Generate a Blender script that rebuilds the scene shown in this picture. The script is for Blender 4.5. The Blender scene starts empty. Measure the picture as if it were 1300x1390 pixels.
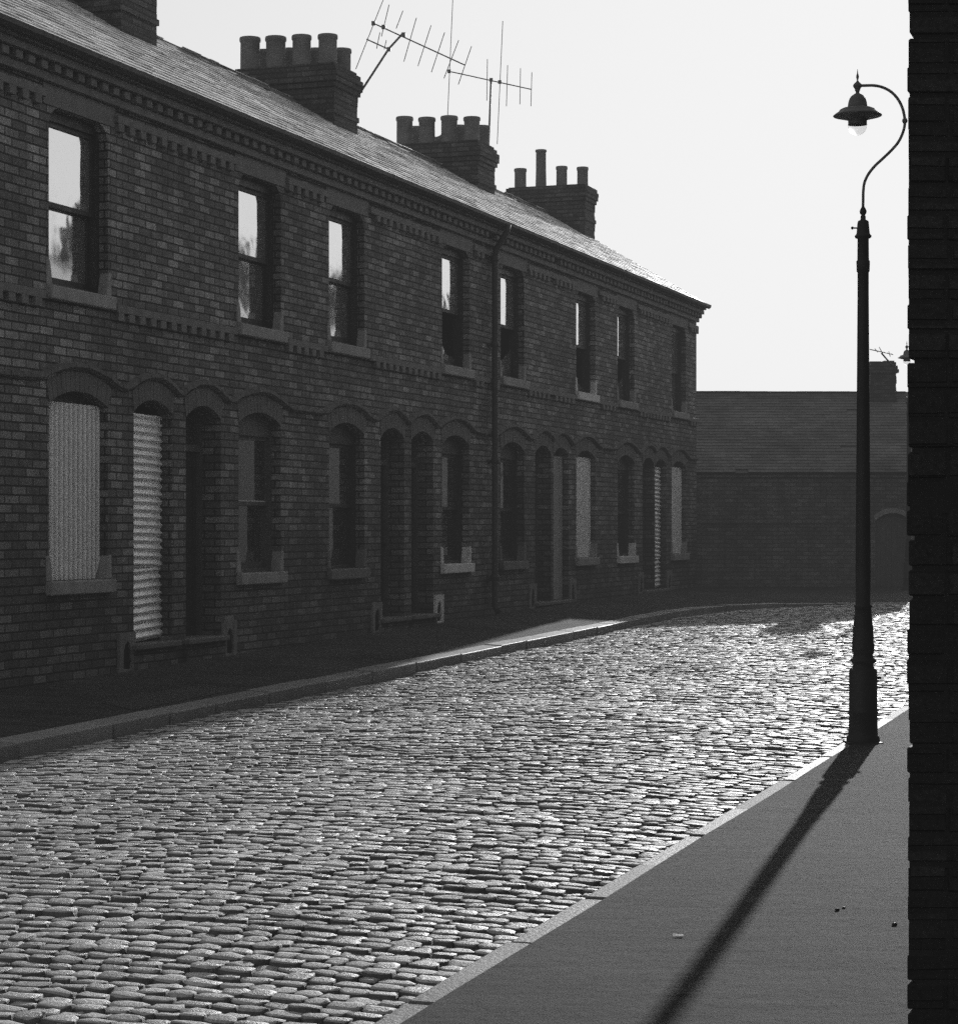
import bpy, math, random
import numpy as np
from mathutils import Vector, Matrix

random.seed(7)
rng = np.random.default_rng(11)
sc = bpy.context.scene
COL = sc.collection

# ------------------------------------------------------------------ camera
EYE = 1.26
F = 3000.0
cam_d = bpy.data.cameras.new('camera')
cam_d.sensor_fit = 'HORIZONTAL'
cam_d.sensor_width = 36.0
cam_d.lens = 36.0 * F / 1300.0
cam_d.shift_y = 22.0 / 1300.0
cam_d.clip_start = 0.1
cam_d.clip_end = 3000.0
cam = bpy.data.objects.new('camera', cam_d)
cam.location = (0, 0, EYE)
cam.rotation_euler = (math.radians(90), 0, 0)
COL.objects.link(cam)
sc.camera = cam


def at(px, py, Y):
    return Vector(((px - 650.0) / F * Y, Y, EYE - (py - 717.0) / F * Y))


# ------------------------------------------------------------------ light
SUN_AZ = math.radians(14.2)
SUN_EL = math.radians(14.7)
sun_dir = Vector((math.sin(SUN_AZ) * math.cos(SUN_EL), math.cos(SUN_AZ) * math.cos(SUN_EL), math.sin(SUN_EL)))
sd = bpy.data.lights.new('sun', 'SUN')
sd.energy = 3.7
sd.angle = math.radians(0.55)
sd.color = (1.0, 1.0, 1.0)
so = bpy.data.objects.new('sun', sd)
so.rotation_euler = (-sun_dir).to_track_quat('-Z', 'Y').to_euler()
so.location = sun_dir * 80
COL.objects.link(so)

world = bpy.data.worlds.new('World')
sc.world = world
world.use_nodes = True
wn, wl = world.node_tree.nodes, world.node_tree.links
wn.clear()
sky = wn.new('ShaderNodeTexSky')
sky.sky_type = 'NISHITA'
sky.sun_disc = False
sky.sun_elevation = SUN_EL
sky.sun_rotation = SUN_AZ
sky.air_density = 1.0
sky.dust_density = 4.0
sky.ozone_density = 1.0
bw = wn.new('ShaderNodeRGBToBW')          # black and white film
bg = wn.new('ShaderNodeBackground')
bg.inputs['Strength'].default_value = 0.1
wo = wn.new('ShaderNodeOutputWorld')
wl.new(sky.outputs['Color'], bw.inputs['Color'])
# film shoulder on the sky's brightness: v / (v + k)
ad = wn.new('ShaderNodeMath')
ad.operation = 'ADD'
ad.inputs[1].default_value = 3.2
dv = wn.new('ShaderNodeMath')
dv.operation = 'DIVIDE'
ml = wn.new('ShaderNodeMath')
ml.operation = 'MULTIPLY'
ml.inputs[1].default_value = 9.5
wl.new(bw.outputs['Val'], ad.inputs[0])
wl.new(bw.outputs['Val'], dv.inputs[0])
wl.new(ad.outputs[0], dv.inputs[1])
wl.new(dv.outputs[0], ml.inputs[0])
wl.new(ml.outputs[0], bg.inputs['Color'])
wl.new(bg.outputs['Background'], wo.inputs['Surface'])


# ------------------------------------------------------------------ materials
class NT:
    def __init__(self, name):
        self.m = bpy.data.materials.new(name)
        self.m.use_nodes = True
        self.n = self.m.node_tree.nodes
        self.l = self.m.node_tree.links
        self.b = self.n['Principled BSDF']

    def node(self, t, **kw):
        x = self.n.new(t)
        for k, v in kw.items():
            setattr(x, k, v)
        return x

    def link(self, a, b):
        self.l.new(a, b)

    def noise(self, vec, scale, detail=4.0, rough=0.55):
        x = self.node('ShaderNodeTexNoise')
        x.inputs['Scale'].default_value = scale
        x.inputs['Detail'].default_value = detail
        x.inputs['Roughness'].default_value = rough
        if vec is not None:
            self.link(vec, x.inputs['Vector'])
        return x.outputs['Fac']

    def ramp(self, fac, p0, v0, p1, v1):
        x = self.node('ShaderNodeMapRange')
        x.inputs['From Min'].default_value = p0
        x.inputs['From Max'].default_value = p1
        x.inputs['To Min'].default_value = v0
        x.inputs['To Max'].default_value = v1
        x.clamp = False
        self.link(fac, x.inputs['Value'])
        return x.outputs['Result']

    def math(self, op, a, b):
        x = self.node('ShaderNodeMath', operation=op)
        for i, v in enumerate((a, b)):
            if isinstance(v, (int, float)):
                x.inputs[i].default_value = v
            else:
                self.link(v, x.inputs[i])
        return x.outputs[0]

    def bump(self, h, strength, dist, prev=None):
        x = self.node('ShaderNodeBump')
        x.inputs['Strength'].default_value = strength
        x.inputs['Distance'].default_value = dist
        self.link(h, x.inputs['Height'])
        if prev is not None:
            self.link(prev, x.inputs['Normal'])
        return x.outputs['Normal']

    def color(self, v):
        self.link(v, self.b.inputs['Base Color'])

    def rough(self, v):
        if isinstance(v, (int, float)):
            self.b.inputs['Roughness'].default_value = v
        else:
            self.link(v, self.b.inputs['Roughness'])

    def spec(self, v):
        self.b.inputs['Specular IOR Level'].default_value = v

    def normal(self, v):
        self.link(v, self.b.inputs['Normal'])

    def coord(self, kind='Object'):
        return self.node('ShaderNodeTexCoord').outputs[kind]

    def mapping(self, vec, scale):
        x = self.node('ShaderNodeMapping')
        x.inputs['Scale'].default_value = scale
        self.link(vec, x.inputs['Vector'])
        return x.outputs['Vector']


def wpos(t):
    return t.node('ShaderNodeNewGeometry').outputs['Position']


def brick_mat(name, dark, light, mortar, rough=0.8, bumps=0.9, bias=-0.25, foot=1.0):
    t = NT(name)
    uv = t.coord('UV')
    P = wpos(t)
    # slight wobble so that courses are not ruler straight
    wob = t.node('ShaderNodeTexNoise')
    wob.inputs['Scale'].default_value = 2.2
    t.link(uv, wob.inputs['Vector'])
    vm = t.node('ShaderNodeVectorMath', operation='MULTIPLY_ADD')
    t.link(wob.outputs['Color'], vm.inputs[0])
    vm.inputs[1].default_value = (0.018, 0.018, 0.0)
    t.link(uv, vm.inputs[2])
    br = t.node('ShaderNodeTexBrick')
    br.offset = 0.5
    br.inputs['Scale'].default_value = 1.0
    br.inputs['Brick Width'].default_value = 0.242
    br.inputs['Row Height'].default_value = 0.0825
    br.inputs['Mortar Size'].default_value = 0.0095
    br.inputs['Mortar Smooth'].default_value = 0.35
    br.inputs['Bias'].default_value = bias
    br.inputs['Color1'].default_value = (dark, dark, dark, 1)
    br.inputs['Color2'].default_value = (light, light, light, 1)
    br.inputs['Mortar'].default_value = (mortar, mortar, mortar, 1)
    t.link(vm.outputs[0], br.inputs['Vector'])
    big = t.ramp(t.noise(P, 0.55, 5.0), 0.3, 0.62, 0.7, 1.25)
    fine = t.ramp(t.noise(P, 60.0, 5.0, 0.9), 0.33, 0.05, 0.67, 1.95)
    mid = t.ramp(t.noise(P, 7.0, 4.0), 0.3, 0.8, 0.7, 1.2)
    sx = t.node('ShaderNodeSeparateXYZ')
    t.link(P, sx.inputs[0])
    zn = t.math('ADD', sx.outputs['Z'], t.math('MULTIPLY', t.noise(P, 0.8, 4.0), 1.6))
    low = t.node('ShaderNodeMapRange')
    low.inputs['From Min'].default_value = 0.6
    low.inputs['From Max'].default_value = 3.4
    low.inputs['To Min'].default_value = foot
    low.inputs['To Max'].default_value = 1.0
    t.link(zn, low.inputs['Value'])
    # soot and rain streaks running down the wall
    stz = t.mapping(P, (2.6, 2.6, 0.35))
    streak = t.ramp(t.noise(stz, 1.3, 4.0, 0.6), 0.35, 0.72, 0.6, 1.1)
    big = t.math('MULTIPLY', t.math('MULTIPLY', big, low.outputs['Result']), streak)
    v = t.math('MULTIPLY', big, fine)
    v = t.math('MULTIPLY', v, mid)
    mx = t.node('ShaderNodeMixRGB', blend_type='MULTIPLY')
    mx.inputs['Fac'].default_value = 1.0
    t.link(br.outputs['Color'], mx.inputs['Color1'])
    t.link(v, mx.inputs['Color2'])
    t.color(mx.outputs['Color'])
    inv = t.math('SUBTRACT', 1.0, br.outputs['Fac'])
    h = t.math('ADD', inv, t.math('MULTIPLY', t.noise(P, 60.0, 3.0, 0.7), 0.45))
    # bricks stand out by differing amounts
    bwv = t.node('ShaderNodeRGBToBW')
    t.link(br.outputs['Color'], bwv.inputs['Color'])
    h = t.math('ADD', h, t.math('MULTIPLY', bwv.outputs['Val'], 1.6))
    t.normal(t.bump(h, bumps, 0.008))
    t.rough(rough)
    t.spec(0.35)
    return t.m


def rough_mat(name, base, var=0.35, scale=9.0, rough=0.75, spec=0.4, bump=0.4, bdist=0.004, bscale=60.0, metal=0.0):
    t = NT(name)
    P = wpos(t)
    a = t.ramp(t.noise(P, scale, 5.0, 0.6), 0.25, base * (1 - var), 0.75, base * (1 + var))
    b = t.ramp(t.noise(P, scale * 11, 3.0, 0.7), 0.25, 0.75, 0.75, 1.25)
    t.color(t.math('MULTIPLY', a, b))
    t.normal(t.bump(t.noise(P, bscale, 4.0, 0.65), bump, bdist))
    t.rough(t.ramp(t.noise(P, scale * 2, 3.0), 0.3, rough - 0.1, 0.7, min(1.0, rough + 0.1)))
    t.spec(spec)
    t.b.inputs['Metallic'].default_value = metal
    return t.m


def attr_mat(name, lo, hi, rough0, rough1, spec, bump, bdist, bscale, stain=0.3, metal=0.0):
    """a random tone per stone / slate, plus shade painted into furrows and joints, stored as a face-corner attribute"""
    t = NT(name)
    P = wpos(t)
    a = t.node('ShaderNodeAttribute', attribute_name='rnd_shade')
    c = t.math('MAXIMUM', t.ramp(a.outputs['Fac'], 0.0, lo, 1.0, hi), 0.015)
    c.node.name = 'tone'
    s1 = t.ramp(t.noise(P, 1.1, 5.0), 0.3, 1 - stain, 0.7, 1 + stain)
    s2 = t.ramp(t.noise(P, 55.0, 3.0, 0.7), 0.25, 0.7, 0.75, 1.3)
    t.color(t.math('MULTIPLY', t.math('MULTIPLY', c, s1), s2))
    t.normal(t.bump(t.noise(P, bscale, 4.0, 0.65), bump, bdist))
    r = t.node('ShaderNodeMath', operation='FRACT')
    t.link(t.math('MULTIPLY', a.outputs['Fac'], 7.31), r.inputs[0])
    t.rough(t.ramp(r.outputs[0], 0.0, rough0, 1.0, rough1))
    t.spec(spec)
    t.b.inputs['Metallic'].default_value = metal
    return t.m


def glass_mat(name, metal=0.93, base=0.9):
    t = NT(name)
    P = wpos(t)
    t.b.inputs['Base Color'].default_value = (base, base, base, 1)
    t.b.inputs['Metallic'].default_value = metal
    t.b.inputs['IOR'].default_value = 1.5
    t.rough(t.ramp(t.noise(P, 3.0, 3.0), 0.3, 0.02, 0.75, 0.09))
    t.normal(t.bump(t.noise(P, 2.2, 2.0), 0.25, 0.01))
    return t.m


M = {}
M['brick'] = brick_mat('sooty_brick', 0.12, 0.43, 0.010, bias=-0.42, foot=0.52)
M['brick_dark'] = brick_mat('dark_brick', 0.05, 0.12, 0.03)
M['brick_shaded'] = brick_mat('shade_black_brick', 0.012, 0.032, 0.01)  # shade of the backlit end face put into the colour, offsetting sky light
M['mortar'] = rough_mat('old_mortar', 0.014, 0.4, 12.0, 0.95)
M['brick_far'] = brick_mat('far_brick', 0.10, 0.2, 0.06)
M['arch_brick'] = rough_mat('rubbed_brick', 0.12, 0.3, 6.0, 0.85)
M['trim'] = rough_mat('moulded_brick', 0.15, 0.35, 8.0, 0.8)
M['brick_trim'] = rough_mat('hood_brick', 0.11, 0.5, 9.0, 0.85, bump=0.6)
M['stone'] = rough_mat('sill_stone', 0.27, 0.3, 7.0, 0.8, bump=0.6)
M['stone_dark'] = rough_mat('dark_stone', 0.13, 0.35, 7.0, 0.8, bump=0.6)
M['stone_mid'] = rough_mat('worn_stone', 0.18, 0.4, 7.0, 0.8, bump=0.6)
M['white_stone'] = rough_mat('white_painted_stone', 0.62, 0.2, 8.0, 0.7, bump=0.4)
M['lintel'] = rough_mat('lintel_stone', 0.16, 0.25, 6.0, 0.85)
M['paint'] = rough_mat('dark_paint', 0.02, 0.4, 6.0, 0.55, bump=0.2)
M['paint_mid'] = rough_mat('grey_paint', 0.075, 0.4, 5.0, 0.6, bump=0.2)
M['board'] = rough_mat('pale_board', 0.28, 0.2, 5.0, 0.8, bump=0.3)
M['glass'] = glass_mat('window_glass')
M['glass_grimy'] = glass_mat('grimy_window_glass', 0.95, 0.33)
M['gloom_backing'] = rough_mat('gloom_backing', 0.02, 0.3, 2.0, 0.95, spec=0.1)  # near black, shade of unlit depths put into the colour
M['iron'] = rough_mat('cast_iron', 0.012, 0.4, 12.0, 0.6, spec=0.3, bump=0.4, bdist=0.003, bscale=90)
M['glare_iron'] = rough_mat('glare_grey_iron', 0.11, 0.3, 14.0, 0.6, spec=0.4, bump=0.3, bdist=0.003, bscale=90)  # glare of the bright sky painted in as a paler iron
M['pipe'] = rough_mat('cast_pipe', 0.03, 0.4, 8.0, 0.6, bump=0.3)
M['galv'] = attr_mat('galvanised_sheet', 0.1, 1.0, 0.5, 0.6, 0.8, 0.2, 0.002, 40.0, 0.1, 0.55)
M['slate'] = attr_mat('roof_slate', 0.26, 0.85, 0.3, 0.55, 0.8, 0.7, 0.004, 45.0, 0.4)
M['slate_far'] = attr_mat('far_roof_slate', 0.09, 0.14, 0.7, 0.9, 0.2, 0.4, 0.004, 45.0, 0.3)  # tone lifted to stand in for distance haze
M['ridge'] = rough_mat('ridge_tile', 0.11, 0.3, 8.0, 0.8)
M['pot'] = rough_mat('chimney_pot_clay', 0.16, 0.35, 5.0, 0.85)
M['alu'] = rough_mat('dull_aluminium', 0.12, 0.2, 10.0, 0.5, metal=0.3)
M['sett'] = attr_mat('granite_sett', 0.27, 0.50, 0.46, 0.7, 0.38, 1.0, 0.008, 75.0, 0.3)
M['grit'] = rough_mat('road_grit', 0.022, 0.4, 14.0, 0.95, spec=0.1, bump=0.8, bdist=0.006, bscale=120)
M['kerb'] = attr_mat('kerb_stone', 0.14, 0.25, 0.5, 0.65, 0.4, 0.6, 0.004, 60.0, 0.2)
M['kerb_dull'] = attr_mat('worn_kerb_stone', 0.08, 0.17, 0.6, 0.75, 0.3, 0.9, 0.006, 50.0, 0.4)
M['earth'] = rough_mat('bare_ground', 0.09, 0.4, 0.6, 0.95)


def pavement_mat():
    t = NT('pavement_asphalt')
    P = wpos(t)
    st = t.mapping(P, (0.6, 7.0, 1.0))
    a = t.ramp(t.noise(P, 0.8, 5.0, 0.6), 0.33, 0.026, 0.67, 0.056)
    b = t.ramp(t.noise(P, 95.0, 3.0, 0.9), 0.3, 0.45, 0.7, 1.55)
    c = t.ramp(t.noise(st, 1.6, 4.0, 0.7), 0.35, 0.6, 0.65, 1.4)
    sp = t.ramp(t.noise(P, 26.0, 2.0, 0.6), 0.31, 0.3, 0.36, 1.0)
    wp_ = t.mapping(P, (1.1, 9.0, 1.0))
    crk = t.ramp(t.noise(wp_, 1.9, 3.0, 0.55), 0.345, 0.35, 0.375, 1.0)
    crk = t.math('MINIMUM', crk, 1.0)
    sp = t.math('MULTIPLY', t.math('MINIMUM', sp, 1.0), t.math('MAXIMUM', crk, 0.35))
    v = t.math('MULTIPLY', t.math('MULTIPLY', a, b), t.math('MULTIPLY', c, t.math('MAXIMUM', sp, 0.2)))
    t.color(v)
    h = t.math('ADD', t.noise(P, 150.0, 3.0, 0.7), t.math('MULTIPLY', t.noise(P, 12.0, 3.0), 1.5))
    t.normal(t.bump(h, 0.8, 0.005))
    t.rough(0.9)
    t.spec(0.12)
    return t.m


M['pavement'] = pavement_mat()


def globe_mat():
    t = NT('lamp_globe_glass')
    t.b.inputs['Base Color'].default_value = (0.9, 0.9, 0.9, 1)
    t.b.inputs['Transmission Weight'].default_value = 0.9
    t.b.inputs['IOR'].default_value = 1.03
    t.rough(t.ramp(t.noise(wpos(t), 20.0), 0.3, 0.1, 0.7, 0.3))
    return t.m


M['globe'] = globe_mat()


def haze_mat(glow, dens):
    """thin smoky air: an emitted glow, in place of scattered light, builds up with distance"""
    m = bpy.data.materials.new('self_lit_haze')
    m.use_nodes = True
    n = m.node_tree.nodes
    n.clear()
    o = n.new('ShaderNodeOutputMaterial')
    v = n.new('ShaderNodeEmission')
    v.inputs['Color'].default_value = (1, 1, 1, 1)
    v.inputs['Strength'].default_value = glow
    ab = n.new('ShaderNodeVolumeAbsorption')
    ab.inputs['Color'].default_value = (0, 0, 0, 1)
    ab.inputs['Density'].default_value = dens
    ad_ = n.new('ShaderNodeAddShader')
    lk = m.node_tree.links
    lk.new(v.outputs[0], ad_.inputs[0])
    lk.new(ab.outputs[0], ad_.inputs[1])
    lk.new(ad_.outputs[0], o.inputs['Volume'])
    return m


# ------------------------------------------------------------------ mesh builder
class MB:
    def __init__(self):
        self.v = []
        self.f = []
        self.r = []      # a tone value per face
        self.cur = 0.5
        self.sm = []
        self.smooth = False

    def add(self, vs, fs):
        b = len(self.v)
        self.v.extend(tuple(p) for p in vs)
        for f in fs:
            self.f.append(tuple(b + i for i in f))
            self.r.append(self.cur)
            self.sm.append(self.smooth)

    def box(self, x0, x1, y0, y1, z0, z1):
        vs = [(x0, y0, z0), (x1, y0, z0), (x1, y1, z0), (x0, y1, z0),
              (x0, y0, z1), (x1, y0, z1), (x1, y1, z1), (x0, y1, z1)]
        fs = [(0, 3, 2, 1), (4, 5, 6, 7), (0, 1, 5, 4), (1, 2, 6, 5), (2, 3, 7, 6), (3, 0, 4, 7)]
        self.add(vs, fs)

    def hexa(self, vs):
        self.add(vs, [(0, 3, 2, 1), (4, 5, 6, 7), (0, 1, 5, 4), (1, 2, 6, 5), (2, 3, 7, 6), (3, 0, 4, 7)])

    def prism_xz(self, pts, y0, y1):
        """polygon in x,z (counter-clockwise seen from -y) extruded from y0 to y1"""
        n = len(pts)
        vs = [(x, y0, z) for x, z in pts] + [(x, y1, z) for x, z in pts]
        fs = [tuple(range(n)), tuple(range(2 * n - 1, n - 1, -1))]
        for i in range(n):
            j = (i + 1) % n
            fs.append((j, i, n + i, n + j))
        self.add(vs, fs)

    def lathe(self, prof, cx=0, cy=0, seg=24, cap=True):
        """prof: list of (radius, z)"""
        vs, fs = [], []
        for r, z in prof:
            for k in range(seg):
                a = 2 * math.pi * k / seg
                vs.append((cx + r * math.cos(a), cy + r * math.sin(a), z))
        for i in range(len(prof) - 1):
            for k in range(seg):
                k2 = (k + 1) % seg
                fs.append((i * seg + k, i * seg + k2, (i + 1) * seg + k2, (i + 1) * seg + k))
        if cap:
            fs.append(tuple(range(seg - 1, -1, -1)))
            fs.append(tuple((len(prof) - 1) * seg + k for k in range(seg)))
        self.add(vs, fs)

    def tube(self, pts, r, seg=8):
        pts = [Vector(p) for p in pts]
        vs, fs = [], []
        up = None
        for i, p in enumerate(pts):
            a = pts[max(0, i - 1)]
            b = pts[min(len(pts) - 1, i + 1)]
            d = (b - a).normalized()
            if up is None:
                up = d.orthogonal().normalized()
            up = (up - d * up.dot(d)).normalized()
            sd_ = d.cross(up)
            rr = r[i] if isinstance(r, (list, tuple)) else r
            for k in range(seg):
                t = 2 * math.pi * k / seg
                vs.append(p + (up * math.cos(t) + sd_ * math.sin(t)) * rr)
        for i in range(len(pts) - 1):
            for k in range(seg):
                k2 = (k + 1) % seg
                fs.append((i * seg + k, i * seg + k2, (i + 1) * seg + k2, (i + 1) * seg + k))
        fs.append(tuple(range(seg - 1, -1, -1)))
        fs.append(tuple((len(pts) - 1) * seg + k for k in range(seg)))
        self.add(vs, fs)

    def build(self, name, mat, parent=None, u_off=0.0):
        me = bpy.data.meshes.new(name)
        me.from_pydata(self.v, [], self.f)
        me.materials.append(mat)
        n = len(me.polygons)
        me.polygons.foreach_set('use_smooth', np.array(self.sm, dtype=bool))
        # box-projected UV in metres
        co = np.empty(len(me.vertices) * 3, dtype=np.float32)
        me.vertices.foreach_get('co', co)
        co = co.reshape(-1, 3)
        nrm = np.empty(n * 3, dtype=np.float32)
        me.polygons.foreach_get('normal', nrm)
        nrm = np.abs(nrm.reshape(-1, 3))
        li = np.empty(len(me.loops), dtype=np.int32)
        me.loops.foreach_get('vertex_index', li)
        lt = np.empty(n, dtype=np.int32)
        me.polygons.foreach_get('loop_total', lt)
        pidx = np.repeat(np.arange(n), lt)
        c = co[li]
        nn = nrm[pidx]
        isz = nn[:, 2] > 0.75
        isx = (~isz) & (nn[:, 0] > nn[:, 1])
        u = np.where(isx, c[:, 1] + 0.06, c[:, 0]) + u_off
        v = np.where(isz, c[:, 1], c[:, 2])
        uv = me.uv_layers.new(name='UVMap')
        uv.data.foreach_set('uv', np.stack([u, v], 1).astype(np.float32).ravel())
        at_ = me.attributes.new('rnd_shade', 'FLOAT', 'FACE')
        at_.data.foreach_set('value', np.array(self.r, dtype=np.float32))
        me.update()
        o = bpy.data.objects.new(name, me)
        COL.objects.link(o)
        if parent is not None:
            o.parent = parent
        return o


def bevel(o, w, seg=2):
    m = o.modifiers.new('bevel', 'BEVEL')
    m.width = w
    m.segments = seg
    m.limit_method = 'ANGLE'
    return o


def tag(o, label=None, cat=None, group=None, kind=None):
    if label:
        o['label'] = label
    if cat:
        o['category'] = cat
    if group:
        o['group'] = group
    if kind:
        o['kind'] = kind
    return o


def empty(name, loc, rz=0.0):
    o = bpy.data.objects.new(name, None)
    o.location = loc
    o.rotation_euler = (0, 0, rz)
    o.empty_display_size = 0.3
    COL.objects.link(o)
    return o


# ------------------------------------------------------------------ street frame: s along the terrace, t out across the street
UX, UY = 0.3304, 0.9438
RZ = math.atan2(UY, UX)
T_K1, T_K2, T_W2 = 1.94, 7.71, 9.66


def st_xy(s, t):
    return (-11.15 + UX * s + UY * t, UY * s - UX * t)


def xy_st(x, y):
    dx = x + 11.15
    return (UX * dx + UY * y, UY * dx - UX * y)


def zw(s):
    """pavement level at the foot of the terrace wall: the street climbs, then levels out"""
    a = 0.0137 * s - 0.471
    b = 0.075
    k = 0.03
    h = max(0.0, min(1.0, 0.5 + 0.5 * (b - a) / k))
    return b * (1 - h) + a * h - k * h * (1 - h)


def z_pave(x, y):
    s, t = xy_st(x, y)
    tc = max(0.0, min(T_K1, t))
    z = zw(s) - 0.0515 * tc
    z += 0.013 * max(0.0, y - 37.6) * tc / T_K1
    if t > T_W2 - 2.2:
        z += 0.0
    return z


def z_road(x, y):
    s, t = xy_st(x, y)
    q = max(-1.0, min(1.0, (t - 0.5 * (T_K1 + T_K2)) / (0.5 * (T_K2 - T_K1))))
    return zw(s) - 0.1 - 0.098 + 0.075 * (1 - q * q) - 0.0 + 0.03 * max(0, q)


# ------------------------------------------------------------------ terrace houses
BOUND = [17.8, 21.07, 24.3, 27.57, 30.8, 34.03, 37.22, 40.41, 43.62, 46.93]
WIN = [19.75, 22.25, 26.31, 28.83, 32.77, 35.28, 39.16, 41.67, 45.49]
DOOR = [18.4, 23.75, 24.89, 30.36, 31.45, 36.8, 37.75, 43.2, 44.1]
WW, DW = 1.12, 0.83
Z_EAVE = 5.70
Z_RIDGE = 7.60
Y_RIDGE = 2.9
DEPTH = 5.8
UP0, UP1 = 3.51, 5.18
GW0 = 0.76
SPR, CRN = 2.43, 2.56


def arch_pts(x0, x1, spring=SPR, crown=CRN, n=10):
    w = (x1 - x0) / 2
    h = crown - spring
    R = (w * w + h * h) / (2 * h)
    cx, cz = (x0 + x1) / 2, crown - R
    a = math.asin(w / R)
    return [(cx + R * math.sin(-a + 2 * a * i / n), cz + R * math.cos(-a + 2 * a * i / n)) for i in range(n + 1)]


def shoulder_pts(x0, x1):
    z = UP1
    return [(x0, z - 0.16), (x0 + 0.03, z - 0.09), (x0 + 0.10, z - 0.02), (x0 + 0.17, z),
            (x1 - 0.17, z), (x1 - 0.10, z - 0.02), (x1 - 0.03, z - 0.09), (x1, z - 0.16)]


def front_wall(mb, L, openings, z0, z1):
    """openings: (x0, x1, zbottom, top curve, reveal depth)"""
    xs = sorted({0.0, L} | {o[0] for o in openings} | {o[1] for o in openings})
    for a, b in zip(xs[:-1], xs[1:]):
        ops = sorted([o for o in openings if abs(o[0] - a) < 1e-6], key=lambda o: o[2])
        low = [(a, z0), (b, z0)]
        for o in ops + [None]:
            hi = z1 if o is None else o[2]
            for (xa, za), (xb, zb) in zip(low[:-1], low[1:]):
                if abs(xb - xa) < 1e-6:
                    continue
                mb.add([(xa, 0, za), (xb, 0, zb), (xb, 0, hi), (xa, 0, hi)], [(0, 1, 2, 3)])
            if o is not None:
                low = o[3]
    for x0, x1, zb, top, d in openings:
        loop = [(x1, zb)] + list(reversed(top)) + [(x0, zb)]
        loop = [(x0, zb)] + list(top) + [(x1, zb)]
        for (xa, za), (xb, zb2) in zip(loop[:-1], loop[1:]):
            mb.add([(xa, 0, za), (xa, d, za), (xb, d, zb2), (xb, 0, zb2)], [(0, 3, 2, 1)])
        mb.add([(x0, 0, zb), (x1, 0, zb), (x1, d, zb), (x0, d, zb)], [(0, 1, 2, 3)])


def add_slates(mb, x0, x1, ya, za, yb, zb, rows, w=0.26, back=False):
    """individually laid slates from the eave (ya,za) up to (yb,zb)"""
    dy, dz = (yb - ya) / rows, (zb - za) / rows
    Ls = math.hypot(dy, dz)
    ny, nz = -dz / Ls, dy / Ls
    if nz < 0:
        ny, nz = -ny, -nz
    # deck below
    off = -0.012
    mb.cur = 0.1
    mb.add([(x0, ya + ny * off, za + nz * off), (x1, ya + ny * off, za + nz * off),
            (x1, yb + ny * off, zb + nz * off), (x0, yb + ny * off, zb + nz * off)], [(0, 1, 2, 3)] if not back else [(3, 2, 1, 0)])
    n = max(1, int(round((x1 - x0) / w)))
    ww = (x1 - x0) / n
    for r in range(rows):
        sh = 0.5 * ww if r % 2 else 0.0
        edges = [x0] + [x0 + sh + k * ww for k in range(1 if sh == 0 else 0, n + 1) if x0 + 0.02 < x0 + sh + k * ww < x1 - 0.02] + [x1]
        for a, b in zip(edges[:-1], edges[1:]):
            if random.random() < 0.006:
                continue
            lift = 0.011 + random.random() * 0.007
            top = 0.001 + random.random() * 0.002
            slip = random.uniform(-0.012, 0.012) if random.random() < 0.9 else random.uniform(-0.04, 0.0)
            t0, t1 = r + slip, r + 1.12 + slip
            jl, jr = random.uniform(-0.003, 0.003), random.uniform(-0.003, 0.003)
            mb.cur = min(1, max(0, random.gauss(0.5, 0.24)))

            def P(x, t, h):
                return (x, ya + dy * t + ny * h, za + dz * t + nz * h)
            a2, b2 = a + 0.002, b - 0.002
            mb.hexa([P(a2, t0, jl), P(b2, t0, jr), P(b2, t1, -0.006), P(a2, t1, -0.006),
                     P(a2, t0, lift + jl), P(b2, t0, lift + jr), P(b2, t1, top), P(a2, t1, top)])


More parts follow.
